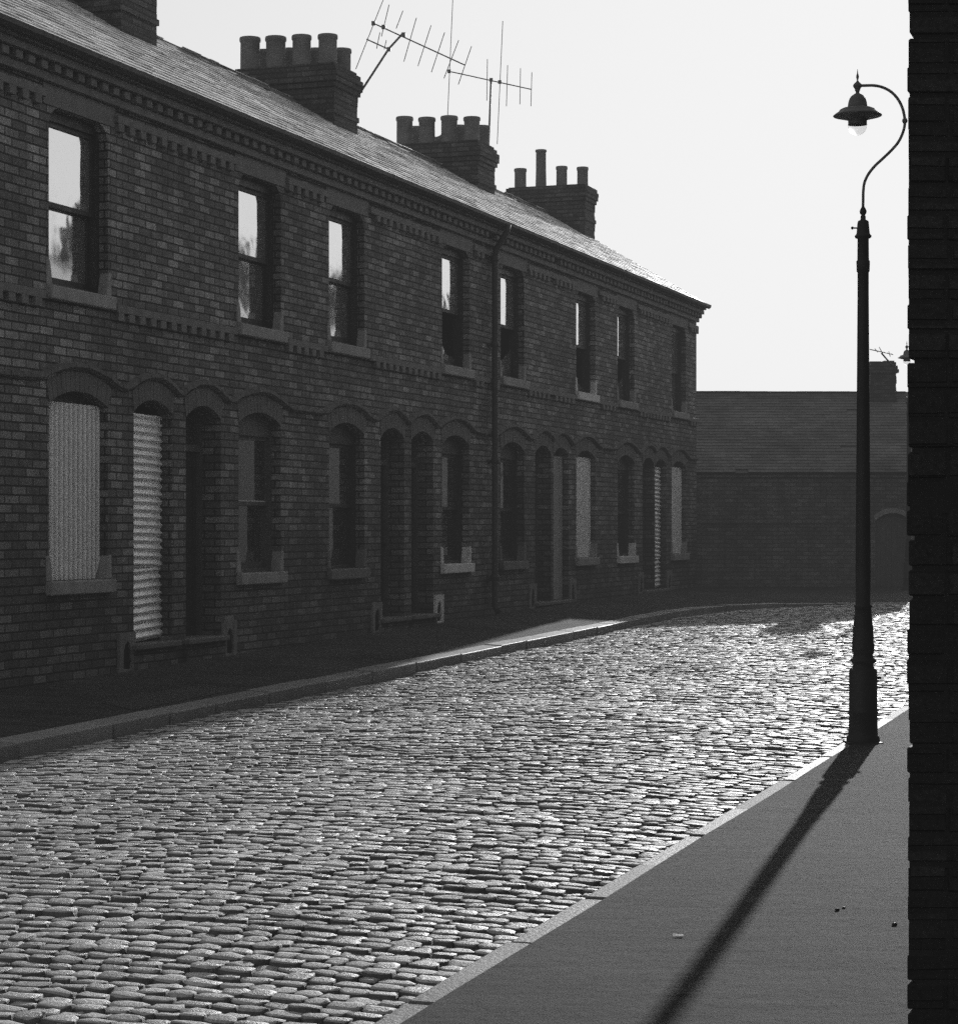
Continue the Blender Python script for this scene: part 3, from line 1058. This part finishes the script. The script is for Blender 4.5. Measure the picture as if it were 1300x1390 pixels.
def make_lamp():
    L = empty('street_lamp', (LP.x, LP.y, z_pave(LP.x, LP.y) - 0.01))
    q = 0.001151
    prof = [(1178, 108), (1112, 103), (1106, 93), (1080, 91), (968, 88), (962, 93), (952, 92), (944, 88), (700, 88), (688, 80), (684, 72), (660, 62),
            (650, 70), (642, 80), (635, 82), (628, 80), (620, 70), (610, 62), (596, 62), (580, 70), (572, 72), (560, 70), (450, 64), (345, 53), (302, 52), (298, 58), (288, 57), (284, 48), (0, 47)]
    b = MB()
    b.smooth = True
    b.lathe([(hw * q, zl(760 + y / 4.633)) for y, hw in prof[:13 + 8]], seg=28)
    base = b.build('lamp_base', M['iron'], L)
    fl = MB()
    fl.box(-0.128, 0.128, -0.128, 0.128, -0.05, 0.028)
    fl.box(0.098, 0.128, -0.02, 0.02, zl(760 + 752 / 4.633), zl(760 + 734 / 4.633))
    bevel(fl.build('foot_plate', M['iron'], base), 0.008)
    c = MB()
    c.smooth = True
    c2 = [(hw * q, zl(760 + y / 4.633)) for y, hw in prof[20:]]
    q2 = 0.0012275
    up = [(1390, 33), (1260, 33), (1254, 38), (1195, 40), (1186, 34), (1062, 33), (1056, 46), (1045, 50), (1036, 42), (1030, 39), (965, 33), (956, 30), (950, 16), (930, 15), (922, 11), (912, 18), (900, 21), (888, 17), (872, 8), (862, 6)]
    c2 += [(hw * q2, zl(80 + y / 4.345)) for y, hw in up]
    c.lathe(c2, seg=24)
    c.build('column', M['iron'], L)
    lb = MB()
    lb.smooth = True
    zz = zl(80 + 998 / 4.345)
    lb.tube([(-0.02, 0, zz), (-0.072, 0, zz)], 0.0055, 8)
    lb.lathe([(0.003, zz - .011), (0.01, zz - .006), (0.01, zz + .006), (0.003, zz + .011)], -0.078, 0, 10)
    lb.build('tap_lever', M['iron'], L)
    # swan neck
    pts = [(313, 872), (314, 830), (315, 780), (322, 730), (345, 680), (385, 630), (430, 588), (480, 540), (522, 490), (550, 430), (560, 370), (549, 300), (521, 240), (480, 195), (430, 168), (380, 157), (330, 157), (290, 158)]

    def wp(p):
        return Vector(((p[0] - 314) * q2, 0, zl(80 + p[1] / 4.345)))
    P = [wp(p) for p in pts]
    fine = []
    for i in range(len(P) - 1):
        p0, p1, p2, p3 = P[max(0, i - 1)], P[i], P[i + 1], P[min(len(P) - 1, i + 2)]
        for j in range(4):
            t = j / 4
            fine.append(0.5 * ((2 * p1) + (-p0 + p2) * t + (2 * p0 - 5 * p1 + 4 * p2 - p3) * t * t + (-p0 + 3 * p1 - 3 * p2 + p3) * t ** 3))
    fine.append(P[-1])
    a = MB()
    a.smooth = True
    a.tube(fine, 0.0105, 10)
    kx, kz = wp((560, 365)).x, wp((560, 365)).z
    a.lathe([(0.008, kz - .022), (0.017, kz - .012), (0.021, kz), (0.017, kz + .012), (0.008, kz + .022)], kx, 0, 12)
    a.build('swan_neck', M['glare_iron'], L)
    hx = (281 - 314) * q2
    hd = MB()
    hd.smooth = True
    top = [(60, 0.8), (88, 4), (100, 8), (110, 8), (125, 4), (133, 7), (140, 14), (150, 24), (158, 27), (166, 24), (176, 17), (186, 15), (196, 10), (204, 13), (211, 26), (220, 38), (235, 48), (255, 54), (278, 57), (284, 60)]
    hd.lathe([(r * q2, zl(80 + y / 4.345)) for y, r in reversed(top)], hx, 0, 28)
    head = hd.build('lamp_head', M['glare_iron'], L)
    sh = MB()
    sh.smooth = True
    prof = [(284, 58), (292, 88), (300, 104), (312, 112), (322, 128), (334, 143), (337, 142), (345, 110), (353, 80), (356, 58)]
    sh.lathe([(r * q2, zl(80 + y / 4.345)) for y, r in reversed(prof)], hx, 0, 32, cap=False)
    sh.lathe([(57 * q2, zl(80 + 388 / 4.345)), (55 * q2, zl(80 + 384 / 4.345)), (55 * q2, zl(80 + 352 / 4.345)), (52 * q2, zl(80 + 300 / 4.345))], hx, 0, 24, cap=False)
    sh.build('lamp_shade', M['glare_iron'], head)
    gl = MB()
    gl.smooth = True
    gp = [(386, 54), (400, 55), (415, 52), (430, 44), (442, 31), (449, 14), (451, 2)]
    gl.lathe([(r * q2, zl(80 + y / 4.345)) for y, r in reversed(gp)], hx, 0, 24, cap=False)
    gl.build('glass_globe', M['globe'], head)
    return L


def copy_tree(o, parent=None):
    c = o.copy()
    COL.objects.link(c)
    c.parent = parent
    for ch in list(o.children):
        copy_tree(ch, c)
    return c


lamp = make_lamp()
tag(lamp, 'tall cast iron gas lamp with swan neck, standing on the near pavement kerb', 'street lamp', 'swan neck gas lamps')
lamp2 = copy_tree(lamp)
lamp2.location = (8.42, 43.3, z_pave(8.42, 43.3) - 0.01)
tag(lamp2, 'distant gas lamp whose head just shows beside the dark brick corner', 'street lamp', 'swan neck gas lamps')


# ------------------------------------------------------------------ television aerials
def aerial(base, Y, mast, boom, elements, label, extra=(), sc_=2.407, ox=300, oy=0, r=0.0065):
    def w(p):
        return at(ox + p[0] / sc_, oy + p[1] / sc_, Y)
    root = w(base)
    E = empty('television_aerial', root)

    def loc(p):
        return w(p) - root
    m = MB()
    m.smooth = True
    m.tube([loc(p) for p in mast], 0.017, 8)
    m.build('mast', M['alu'], E)
    b = MB()
    b.smooth = True
    for bm in boom:
        b.tube([loc(bm[0]), loc(bm[1])], 0.010, 8)
    for p in extra:
        c = loc(p)
        b.smooth = False
        b.box(c.x - .03, c.x + .03, c.y - .02, c.y + .02, c.z - .03, c.z + .03)
    b.build('boom', M['alu'], E)
    for a, c in elements:
        e = MB()
        e.smooth = True
        e.tube([loc(a), loc(c)], r, 6)
        e.build('element', M['alu'], E)
    tag(E, label, 'aerial', 'television aerials on the chimneys')
    return E


Y2 = 33.15
aerial((448, 312), Y2, [(448, 312), (548, 158), (592, 110)], [((498, 75), (797, 212)), ((475, 127), (548, 160))],
       [((532, -8), (440, 225)), ((549, 14), (524, 118)), ((594, 34), (572, 92)), ((638, 57), (597, 200)), ((686, 82), (643, 215)), ((730, 105), (687, 235)), ((776, 130), (728, 255)), ((818, 150), (775, 275)), ((519, 105), (508, 158)), ((540, 130), (533, 160))],
       'leaning television aerial with a long sloping boom above the eight pot chimney', extra=((498, 75), (596, 112), (548, 160), (531, 87)))
Y3 = 39.3
aerial((873, 500), Y3, [(873, 500), (882, 256)], [((745, 232), (1013, 291))],
       [((757, -6), (740, 378)), ((920, 68), (902, 470)), ((870, 192), (868, 328)), ((936, 212), (932, 346)), ((978, 222), (976, 340)), ((1015, 235), (1012, 346))],
       'upright television aerial with two long rods above the middle chimney', extra=((745, 232), (882, 260), (910, 267)))
Y4 = 47.0
aerial((1212, 493), Y4, [(1212, 497), (1202, 486), (1196, 479)], [((1180, 474), (1212, 481))],
       [((1187, 473), (1191, 478)), ((1193, 471), (1198, 480)), ((1206, 477), (1208, 484))],
       'tiny bent aerial on the far chimney beside the lamp post', sc_=1.0, ox=0, oy=0, r=0.008)

# ------------------------------------------------------------------ low building that closes the street
FY = 44.9
FB = empty('outbuilding', (5.0, FY, 0.05))
tag(FB, 'low brick building with long slate roof closing the far end of the street', 'building')
fx0, fx1 = -4.0, 4.15           # local x
zE, zR, yR = 2.34, 4.14, 3.1
f = MB()
ax0, ax1 = 3.05, 3.75
aw = arch_pts(ax0, ax1, 1.36, 1.52)
xs = None


def far_wall():
    f.add([(fx0, 0, -0.5), (ax0, 0, -0.5), (ax0, 0, zE), (fx0, 0, zE)], [(0, 1, 2, 3)])
    f.add([(ax1, 0, -0.5), (fx1, 0, -0.5), (fx1, 0, zE), (ax1, 0, zE)], [(0, 1, 2, 3)])
    for (xa, za), (xb, zb) in zip(aw[:-1], aw[1:]):
        f.add([(xa, 0, za), (xb, 0, zb), (xb, 0, zE), (xa, 0, zE)], [(0, 1, 2, 3)])
        f.add([(xa, 0, za), (xa, .15, za), (xb, .15, zb), (xb, 0, zb)], [(0, 3, 2, 1)])
    for x in (ax0, ax1):
        f.add([(x, 0, -.5), (x, .15, -.5), (x, .15, 1.36), (x, 0, 1.36)], [(0, 1, 2, 3)])
    for x in (fx0, fx1):
        f.add([(x, 0, -.5), (x, 2 * yR, -.5), (x, 2 * yR, zE), (x, yR, zR - .05), (x, 0, zE)], [(0, 1, 2, 3, 4)])
    f.add([(fx0, 2 * yR, -.5), (fx1, 2 * yR, -.5), (fx1, 2 * yR, zE), (fx0, 2 * yR, zE)], [(3, 2, 1, 0)])
    # oversailing eaves course and a plinth course
    f.box(fx0, fx1, -0.05, 0.0, zE - 0.09, zE - 0.01)
    f.box(fx0, ax0 - 0.02, -0.02, 0.0, 1.30, 1.37)


far_wall()
f.build('wall', M['brick_far'], FB)
fr_ = MB()
add_slates(fr_, fx0 - .1, fx1 + .1, -0.12, zE, yR, zR, 28, w=0.25)
add_slates(fr_, fx0 - .1, fx1 + .1, 2 * yR + .12, zE, yR, zR, 5, w=0.6, back=True)
fro = fr_.build('roof', M['slate_far'], FB)
r2 = MB()
x = fx0 - .1
while x < fx1:
    j = random.uniform(-.006, .006)
    r2.add([(x, yR - .14, zR - .06 + j), (x, yR, zR + .04 + j), (x, yR + .14, zR - .06 + j), (x + .44, yR - .14, zR - .06 + j), (x + .44, yR, zR + .04 + j), (x + .44, yR + .14, zR - .06 + j)],
           [(0, 3, 4, 1), (1, 4, 5, 2), (0, 1, 2), (5, 4, 3)])
    x += .45
r2.build('ridge_tiles', M['ridge'], fro)
dd = MB()
for i in range(6):
    a = ax0 + (ax1 - ax0) * i / 6
    dd.box(a + .003, a + (ax1 - ax0) / 6 - .003, 0.12, 0.15, -0.4, 1.55)
dd.build('door', M['paint_mid'], FB)
ar = MB()
for (xa, za), (xb, zb) in zip(aw[:-1], aw[1:]):
    c = (ax0 + ax1) / 2
    ar.prism_xz([(xa, za), (xb, zb), (xb + (xb - c) * .1, zb + .1), (xa + (xa - c) * .1, za + .1)], -0.012, 0.1)
ar.build('brick_arch', M['stone'], FB)
ch = MB()
cx, cy = 3.72, yR - 0.1
zt = 4.79
for i in range(16):
    z = zt - 1.24 + i * .0775
    e = {15: 0.0, 14: .02, 13: 0.04}.get(i, 0.0)
    j = [random.uniform(-.012, .008) for _ in range(2)]
    ch.box(cx - .29 - e + j[0], cx + .27 + e + j[1], cy - .3 - e, cy + .3 + e, z + .003, z + .0775)
ch.box(cx - .28, cx - .04, cy - .2, cy + .2, zt - .02, zt + .025)
ch.box(cx + .02, cx + .24, cy - .2, cy + .2, zt - .02, zt + .04)
ch.build('chimney_stack', M['brick_dark'], FB)

# ------------------------------------------------------------------ dark brick building at the right hand edge
CX, CY = 1.145, 5.9
cs_, ct_ = xy_st(CX, CY)
NB = empty('corner_building', (CX, CY, 0.0))
tag(NB, 'dark brick building whose near corner fills the right edge of the picture', 'building')
cb = MB()
zc0 = -0.9
H_NB = 5.6
# courses of real bricks at the corner, showing on the end face
wl_, hh = 0.225, 0.079
ncourse = int((H_NB - zc0) / hh)
END_W = 2.6
for i in range(ncourse):
    z = zc0 + i * hh
    x = 0.0
    j0 = random.uniform(-0.004, 0.003)
    x = j0
    first = True
    lenx = 0.108 if i % 2 else 0.225
    while x < END_W:
        w_ = lenx if first else random.choice([0.225, 0.225, 0.108])
        jy = random.uniform(-0.003, 0.003)
        zj = random.uniform(-0.0015, 0.0015)
        chip = random.random() < 0.16 and first
        xa = x + (random.uniform(0.004, 0.014) if chip else 0.0)
        dback = 0.108 if (first and not i % 2) else 0.225
        if x < 0.7:
            za_, zb_ = z + 0.0055 + zj, z + hh - 0.0055 + zj
            sx = dback * UX / UY if first else 0.0
            cb.hexa([(xa, jy, za_), (x + w_ - .01, jy, za_), (x + w_ - .01 + sx, dback, za_), (xa + sx, dback, za_),
                     (xa, jy, zb_), (x + w_ - .01, jy, zb_), (x + w_ - .01 + sx, dback, zb_), (xa + sx, dback, zb_)])
        x += w_
        first = False
# mortar bed and the rest of the end wall
mo = MB()
for i in range(ncourse):
    z = zc0 + i * hh - 0.012
    e = random.choice([.001, .001, .001, .002, .002, .003, .003, .004, .004, .005, .012, .018])
    f_ = random.choice([.002, .003, .004, .006])
    mo.hexa([(e, f_, z), (.7, f_, z), (.7, .2, z), (.071 + e, .2, z), (e, f_, z + hh), (.7, f_, z + hh), (.7, .2, z + hh), (.071 + e, .2, z + hh)])
mo.build('mortar', M['mortar'], NB)
bro = cb.build('brick_quoin', M['brick_shaded'], NB)
bevel(bro, 0.004, 1)
wb = MB()
ux, uy = UX, UY
nx_, ny_ = UY, -UX
Ln = 75.0


def q3(a, b, z):                     # a along the street, b away from the street
    return (a * ux + b * nx_, a * uy + b * ny_, z)


p0 = (0.078, 0.205)
wb.add([(0.7, 0.0, zc0), (END_W + 5, 0.0, zc0), (END_W + 5, 0, H_NB), (0.7, 0, H_NB)], [(0, 1, 2, 3)])
a0 = (p0[0], p0[1])
far = (p0[0] + Ln * ux, p0[1] + Ln * uy)
wb.add([(far[0], far[1], zc0), (a0[0], a0[1], zc0), (a0[0], a0[1], H_NB), (far[0], far[1], H_NB)], [(0, 1, 2, 3)])
back0 = (END_W + 5, 0.0)
back1 = (far[0] + 6 * nx_, far[1] + 6 * ny_)
wb.add([(far[0], far[1], zc0), (back1[0], back1[1], zc0), (back1[0], back1[1], H_NB), (far[0], far[1], H_NB)], [(3, 2, 1, 0)])
wb.add([(back0[0], back0[1], zc0), (back1[0], back1[1], zc0), (back1[0], back1[1], H_NB), (back0[0], back0[1], H_NB)], [(0, 1, 2, 3)])
wb.build('wall', M['brick_shaded'], NB)
rb = MB()
rb.cur = 0.4
mid0 = ((a0[0] + back0[0]) / 2, (a0[1] + back0[1]) / 2 + .2)
mid1 = ((far[0] + back1[0]) / 2, (far[1] + back1[1]) / 2)
zr_ = H_NB + 1.5
rb.add([(0.0, 0.0, H_NB), (far[0], far[1], H_NB), (mid1[0], mid1[1], zr_), (mid0[0], mid0[1], zr_), (back0[0], back0[1], H_NB), (back1[0], back1[1], H_NB)],
       [(0, 3, 2, 1), (3, 4, 5, 2), (0, 4, 3), (1, 2, 5)])
rb.build('roof', M['slate'], NB)
for a in (9.0, 15.5, 22.0, 28.5, 35, 41.5, 48, 54.5):
    cc = MB()
    p = (a0[0] + a * ux + 2.3 * nx_, a0[1] + a * uy + 2.3 * ny_)
    cc.box(p[0] - .7, p[0] + .7, p[1] - .4, p[1] + .4, H_NB + .2, H_NB + 2.0)
    cso = cc.build('chimney_stack', M['brick_dark'], NB)
    for d in (-.45, -.15, .15, .45):
        pp = MB()
        pp.smooth = True
        pp.lathe([(.13, H_NB + 2.0), (.12, H_NB + 2.4), (.14, H_NB + 2.42), (.14, H_NB + 2.46)], p[0] + d, p[1], 14)
        pp.build('chimney_pot', M['pot'], cso)

# ------------------------------------------------------------------ ground, road, pavements, kerbs
g = MB()
g.add([(-900, -300, -1.3), (900, -300, -1.3), (900, 1500, -1.3), (-900, 1500, -1.3)], [(0, 1, 2, 3)])
tag(g.build('ground', M['earth']), kind='structure')

# kerb path: along the terrace, then round to the far pavement
S_TURN = 39.6
kp = [st_xy(s, T_K1) for s in np.arange(-6, S_TURN - 2.4, 0.9)]
pA = Vector(st_xy(S_TURN - 2.4, T_K1))
pB = Vector((5.9, 37.65))
ctl = Vector(st_xy(xy_st(0, 0)[0] * 0 + 38.9, T_K1))
# corner where the kerb line meets the far kerb
tt = (37.65 - pA.y) / UY
corner = Vector((pA.x + UX * tt, 37.65))
pB = corner + Vector((1.6, 0))
for i in range(0, 11):
    t = i / 10
    p = pA * (1 - t) ** 2 + corner * 2 * t * (1 - t) + pB * t * t
    kp.append((p.x, p.y))
x = pB.x + 0.9
while x < 16:
    kp.append((x, 37.65))
    x += 0.9


def resample(path, step_fn):
    P = [Vector(p) for p in path]
    d = [0.0]
    for a, b in zip(P[:-1], P[1:]):
        d.append(d[-1] + (b - a).length)
    out = []

    def pos(q):
        for i in range(len(P) - 1):
            if q <= d[i + 1] or i == len(P) - 2:
                t = (q - d[i]) / max(1e-9, d[i + 1] - d[i])
                return P[i].lerp(P[i + 1], t)
    q = 0.0
    while q < d[-1]:
        l = step_fn()
        out.append((pos(q), pos(min(d[-1], q + l))))
        q += l
    return out


def kerb_mesh(path, width, inward, depth, name, lenr, up=0.0, mat='kerb'):
    """stones laid end to end; inward = +1 if the pavement lies to the left of the direction of travel"""
    kb_ = MB()
    for a, b in resample(path, lambda: random.uniform(*lenr)):
        d = (b - a)
        if d.length < 0.15:
            continue
        d = d.normalized()
        nrm = Vector((-d.y, d.x)) * inward
        a2, b2 = a + d * 0.015, b - d * 0.015
        kb_.cur = random.random()
        j = random.uniform(-0.006, 0.006)
        jo = random.uniform(-0.008, 0.008)
        n = 3
        for i in range(n):
            p, q = a2.lerp(b2, i / n), a2.lerp(b2, (i + 1) / n)
            vs = []
            for zo in (0, 1):
                for pt, off in ((p, jo), (q, jo), (q, width), (p, width)):
                    w = pt + nrm * off
                    zt_ = z_pave(w.x, w.y) + up
                    vs.append((w.x, w.y, zt_ - depth if zo == 0 else zt_ + 0.006 + j))
            # merge consistent outline: only end caps on first and last piece
            fs = [(4, 5, 6, 7), (0, 1, 5, 4), (2, 3, 7, 6)]
            if i == 0:
                fs.append((3, 0, 4, 7))
            if i == n - 1:
                fs.append((1, 2, 6, 5))
            if inward < 0:
                fs = [tuple(reversed(f_)) for f_ in fs]
            kb_.add(vs, fs)
    o = kb_.build(name, M[mat])
    w_ = o.modifiers.new('weld', 'WELD')
    w_.merge_threshold = 0.0005
    bevel(o, 0.012, 2)
    tag(o, kind='structure')
    return o


KW = 0.24
kerb_mesh(kp, KW, 1, 0.34, 'kerb', (0.8, 1.5))
rk = [st_xy(s, T_K2) for s in np.arange(-4, 60, 1.0)]
kerb_mesh(rk, 0.13, -1, 0.34, 'kerb', (0.9, 1.6), mat='kerb_dull')

# pavement along the terrace and round the far end
pv = MB()
pts = [Vector(p) for p in kp]
rows = []
for i, p in enumerate(pts):
    d = (pts[min(len(pts) - 1, i + 1)] - pts[max(0, i - 1)]).normalized()
    nrm = Vector((-d.y, d.x))
    k_in = p + nrm * (KW - 0.006)
    s, t = xy_st(p.x, p.y)
    if p.y < 37.2:
        bk = Vector(st_xy(s, 0.0 - 0.15))
    else:
        # sweep the back line from the terrace end to the far wall
        fxx = p.x
        bk = Vector((fxx - 1.2 if False else fxx, 45.1))
    rows.append((k_in, bk))
first_far = next(i for i, p in enumerate(pts) if p.y >= 37.2)
pre = rows[:first_far]
mid_rows = []
k_in = rows[first_far][0]
for s in np.arange(xy_st(*pre[-1][1])[0] + .9, 48.2, 0.9):
    mid_rows.append((k_in, Vector(st_xy(s, -0.15))))
mid_rows.append((k_in, Vector((rows[first_far][0].x, 45.1))))
allrows = pre + mid_rows + rows[first_far:]
NS = 8
for (a, b), (c, d) in zip(allrows[:-1], allrows[1:]):
    for j in range(NS):
        q = []
        for (u, w), tq in (((a, b), j / NS), ((c, d), j / NS), ((c, d), (j + 1) / NS), ((a, b), (j + 1) / NS)):
            p = u.lerp(w, tq)
            q.append((p.x, p.y, z_pave(p.x, p.y)))
        pv.add(q, [(0, 1, 2, 3)])
pvo = pv.build('pavement', M['pavement'])
tag(pvo, kind='structure')

pr_ = MB()
for s in np.arange(-4, 60, 1.0):
    for j in range(4):
        t0 = T_K2 + 0.105 + (2.3) * j / 4
        t1 = T_K2 + 0.105 + (2.3) * (j + 1) / 4
        q = []
        for ss, t in ((s, t0), (s, t1), (s + 1, t1), (s + 1, t0)):
            x, y = st_xy(ss, t)
            q.append((x, y, z_pave(x, y) + 0.014 + 0.004 * math.sin(ss * 1.7 + t)))
        pr_.add(q, [(0, 1, 2, 3)])
tag(pr_.build('pavement', M['pavement']), kind='structure')

# trench patch in the left pavement
pc = MB()
cn = [(20.6, 1.15), (20.3, 1.62), (22.3, 1.60), (22.6, 1.12)]
q = [(*st_xy(s, t), z_pave(*st_xy(s, t)) + 0.004) for s, t in cn]
pc.add(q, [(0, 1, 2, 3)])
M['patch'] = rough_mat('patched_asphalt', 0.018, 0.3, 10.0, 0.9)
tag(pc.build('pavement_patch', M['patch']), kind='structure')

# road bed
rd = MB()
for s in np.arange(-4, 60, 1.0):
    n = 10
    for j in range(n):
        t0 = T_K1 - 0.1 + (T_K2 - T_K1 + 0.2) * j / n
        t1 = T_K1 - 0.1 + (T_K2 - T_K1 + 0.2) * (j + 1) / n
        q = []
        for ss, t in ((s, t0), (s, t1), (s + 1, t1), (s + 1, t0)):
            x, y = st_xy(ss, t)
            q.append((x, y, z_road(x, y) - 0.036))
        rd.add(q, [(0, 1, 2, 3)])
tag(rd.build('road', M['grit']), kind='structure')


# setts
def setts():
    K = 6
    U, V = np.meshgrid(np.array([-1, -0.965, -0.5, 0.45, 0.965, 1.0]), np.array([-1, -0.93, -0.45, 0.5, 0.93, 1.0]))
    U, V = U.ravel(), V.ravel()
    dome = -np.maximum(np.where(np.abs(U) > 0.97, 1.0, np.where(np.abs(U) > 0.9, 0.03, 0.0)), np.where(np.abs(V) > 0.97, 1.0, np.where(np.abs(V) > 0.9, 0.05, 0.0)))
    lowcap = -(0.25 * U ** 2 + V ** 2)
    quad = []
    for i in range(K - 1):
        for j in range(K - 1):
            quad.append((i * K + j, i * K + j + 1, (i + 1) * K + j + 1, (i + 1) * K + j))
    quad = np.array(quad)
    ii, jj = np.meshgrid(np.arange(K - 1), np.arange(K - 1), indexing='ij')
    skirt = ((ii == 0) | (ii == K - 2) | (jj == 0) | (jj == K - 2)).ravel()     # dirty joint sides, with shadow painted into their tone
    VS, FS, RS = [], [], []
    base = 0
    s = 1.5
    bend = lambda t, s_: 0.05 * math.sin(t * 1.3 + s_ * 0.35) + 0.03 * math.sin(t * 3.1 + s_ * 1.1)
    cnt = 0
    while s < 47.0:
        rowz = random.gauss(0, 0.0025)
        pitch = random.uniform(0.086, 0.118)
        t = T_K1 + 0.03 + random.uniform(0, 0.06)
        while t < T_K2 - 0.03:
            w = random.uniform(0.085, 0.16)
            w = min(w, T_K2 - 0.015 - t)
            if w < 0.05:
                break
            sc_ = s + bend(t, s)
            x, y = st_xy(sc_, t + w / 2)
            if y < 37.62 and y > 5.0:
                hx = w / 2 + random.uniform(-0.003, 0.004)
                hy = pitch / 2 + random.uniform(-0.007, 0.004)
                a = random.gauss(0, 0.06)
                ca, sa = math.cos(a), math.sin(a)
                # pillow-shaped outline with uneven corners
                lens = random.uniform(0.12, 0.55)
                wob = rng.normal(0, 0.07, 8)
                ux_ = U * hx * (1 + wob[0] * V) * (1 - 0.11 * V ** 2)
                vy_ = V * hy * (1 + wob[1] * U) * (1 - lens * np.abs(U) ** 2.2) + wob[4] * hy * U * U + rng.normal(0, 0.075, 36) * hy * np.abs(V)
                tx, ty = random.gauss(0.002, 0.022), random.gauss(0.008, 0.045)
                crown = random.uniform(0.0, 0.004)
                zz = dome * 0.034 + lowcap * crown + ux_ * tx + vy_ * ty + random.gauss(0, 0.0035) + rowz
                zz = zz + rng.normal(0, 0.0016, 36)
                lt = (ux_ * ca - vy_ * sa)
                ls = (ux_ * sa + vy_ * ca)
                px_ = x + UX * ls + UY * lt
                py_ = y + UY * ls - UX * lt
                # road surface height at each vertex (linearised)
                z00 = z_road(x, y)
                gx = (z_road(x + .05, y) - z00) / .05
                gy = (z_road(x, y + .05) - z00) / .05
                dipz = 0.012 * math.sin(sc_ * 0.9 + 1.3 * math.sin(t)) * math.sin(t * 0.9 + .4) + 0.006 * math.sin(sc_ * 2.3 + t * 1.7)
                pz_ = z00 + gx * (px_ - x) + gy * (py_ - y) + zz + dipz
                VS.append(np.stack([px_, py_, pz_], 1))
                FS.append(quad + base)
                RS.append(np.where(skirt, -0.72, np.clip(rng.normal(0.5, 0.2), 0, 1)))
                base += 36
                cnt += 1
            t += w
        s += pitch
    V3 = np.concatenate(VS).astype(np.float32)
    F4 = np.concatenate(FS)[:, ::-1].astype(np.int32)
    R = np.concatenate(RS).astype(np.float32)
    me = bpy.data.meshes.new('setts')
    me.vertices.add(len(V3))
    me.vertices.foreach_set('co', V3.ravel())
    me.loops.add(F4.size)
    me.loops.foreach_set('vertex_index', F4.ravel())
    me.polygons.add(len(F4))
    me.polygons.foreach_set('loop_start', np.arange(0, F4.size, 4, dtype=np.int32))
    me.polygons.foreach_set('loop_total', np.full(len(F4), 4, dtype=np.int32))
    me.polygons.foreach_set('use_smooth', np.ones(len(F4), dtype=bool))
    me.update()
    me.validate()
    at_ = me.attributes.new('rnd_shade', 'FLOAT', 'FACE')
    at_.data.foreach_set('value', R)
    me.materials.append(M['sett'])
    # faces must look up
    nz = me.polygons[0].normal.z
    if nz < 0:
        me.flip_normals()
    o = bpy.data.objects.new('road_setts', me)
    COL.objects.link(o)
    tag(o, kind='structure')
    print('setts', cnt)


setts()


# ------------------------------------------------------------------ small litter on the near pavement
def ground_at(px, py):
    """where the sight line through this part of the pavement meets the ground"""
    lo, hi = 5.0, 60.0
    for _ in range(50):
        m = (lo + hi) / 2
        p = at(px, py, m)
        if p.z > z_pave(p.x, p.y) + 0.014:
            lo = m
        else:
            hi = m
    return at(px, py, lo)


for px, py, r, lab in ((1136, 1236, .009, 'larger left dark pebble of the pair on the near pavement'), (1145, 1233, .0065, 'smaller right dark pebble of the pair on the near pavement'), (1214, 1256, .010, 'dark pebble near the foot of the brick corner')):
    p = ground_at(px, py)
    b = MB()
    b.smooth = True
    pr2 = [(r * .6, 0), (r, r * .4), (r * .85, r * .95), (r * .3, r * 1.2)]
    b.lathe(pr2, seg=9)
    for i, v in enumerate(b.v):
        b.v[i] = (v[0] * (1.2 + .2 * math.sin(i)), v[1] * (0.9 + .2 * math.cos(i * 1.7)), v[2])
    o = b.build('pebble', M['paint'])
    o.location = (p.x, p.y, p.z - .002)
    tag(o, lab, 'pebble', 'pebbles on the near pavement')
p = ground_at(920, 1271)
b = MB()
b.add([(-.022, -.012, .003), (.02, -.014, .006), (.024, .012, .004), (-.018, .014, .008)], [(0, 1, 2, 3)])
o = b.build('paper_scrap', M['white_stone'])
o.location = p
tag(o, 'small white scrap of paper lying on the near pavement', 'paper scrap')

# ------------------------------------------------------------------ self-glowing haze over the whole street
HAZE = True
if HAZE:
    hz = MB()
    hz.box(-60, 60, -30, 60, -1.25, 9.5)
    ho = hz.build('glow_haze_box', haze_mat(0.0005, 0.0006))
    tag(ho, kind='stuff')

# ------------------------------------------------------------------ render settings
sc.view_settings.view_transform = 'Standard'
sc.view_settings.look = 'None'
sc.view_settings.exposure = 0.0
sc.view_settings.gamma = 1.0
sc.render.engine = 'CYCLES'
cy = sc.cycles
cy.max_bounces = 6
cy.diffuse_bounces = 3
cy.glossy_bounces = 3
cy.transmission_bounces = 4
cy.volume_bounces = 0
cy.caustics_reflective = False
cy.caustics_refractive = False
cy.use_denoising = False
cy.use_adaptive_sampling = True
cy.adaptive_threshold = 0.08
cy.adaptive_min_samples = 24
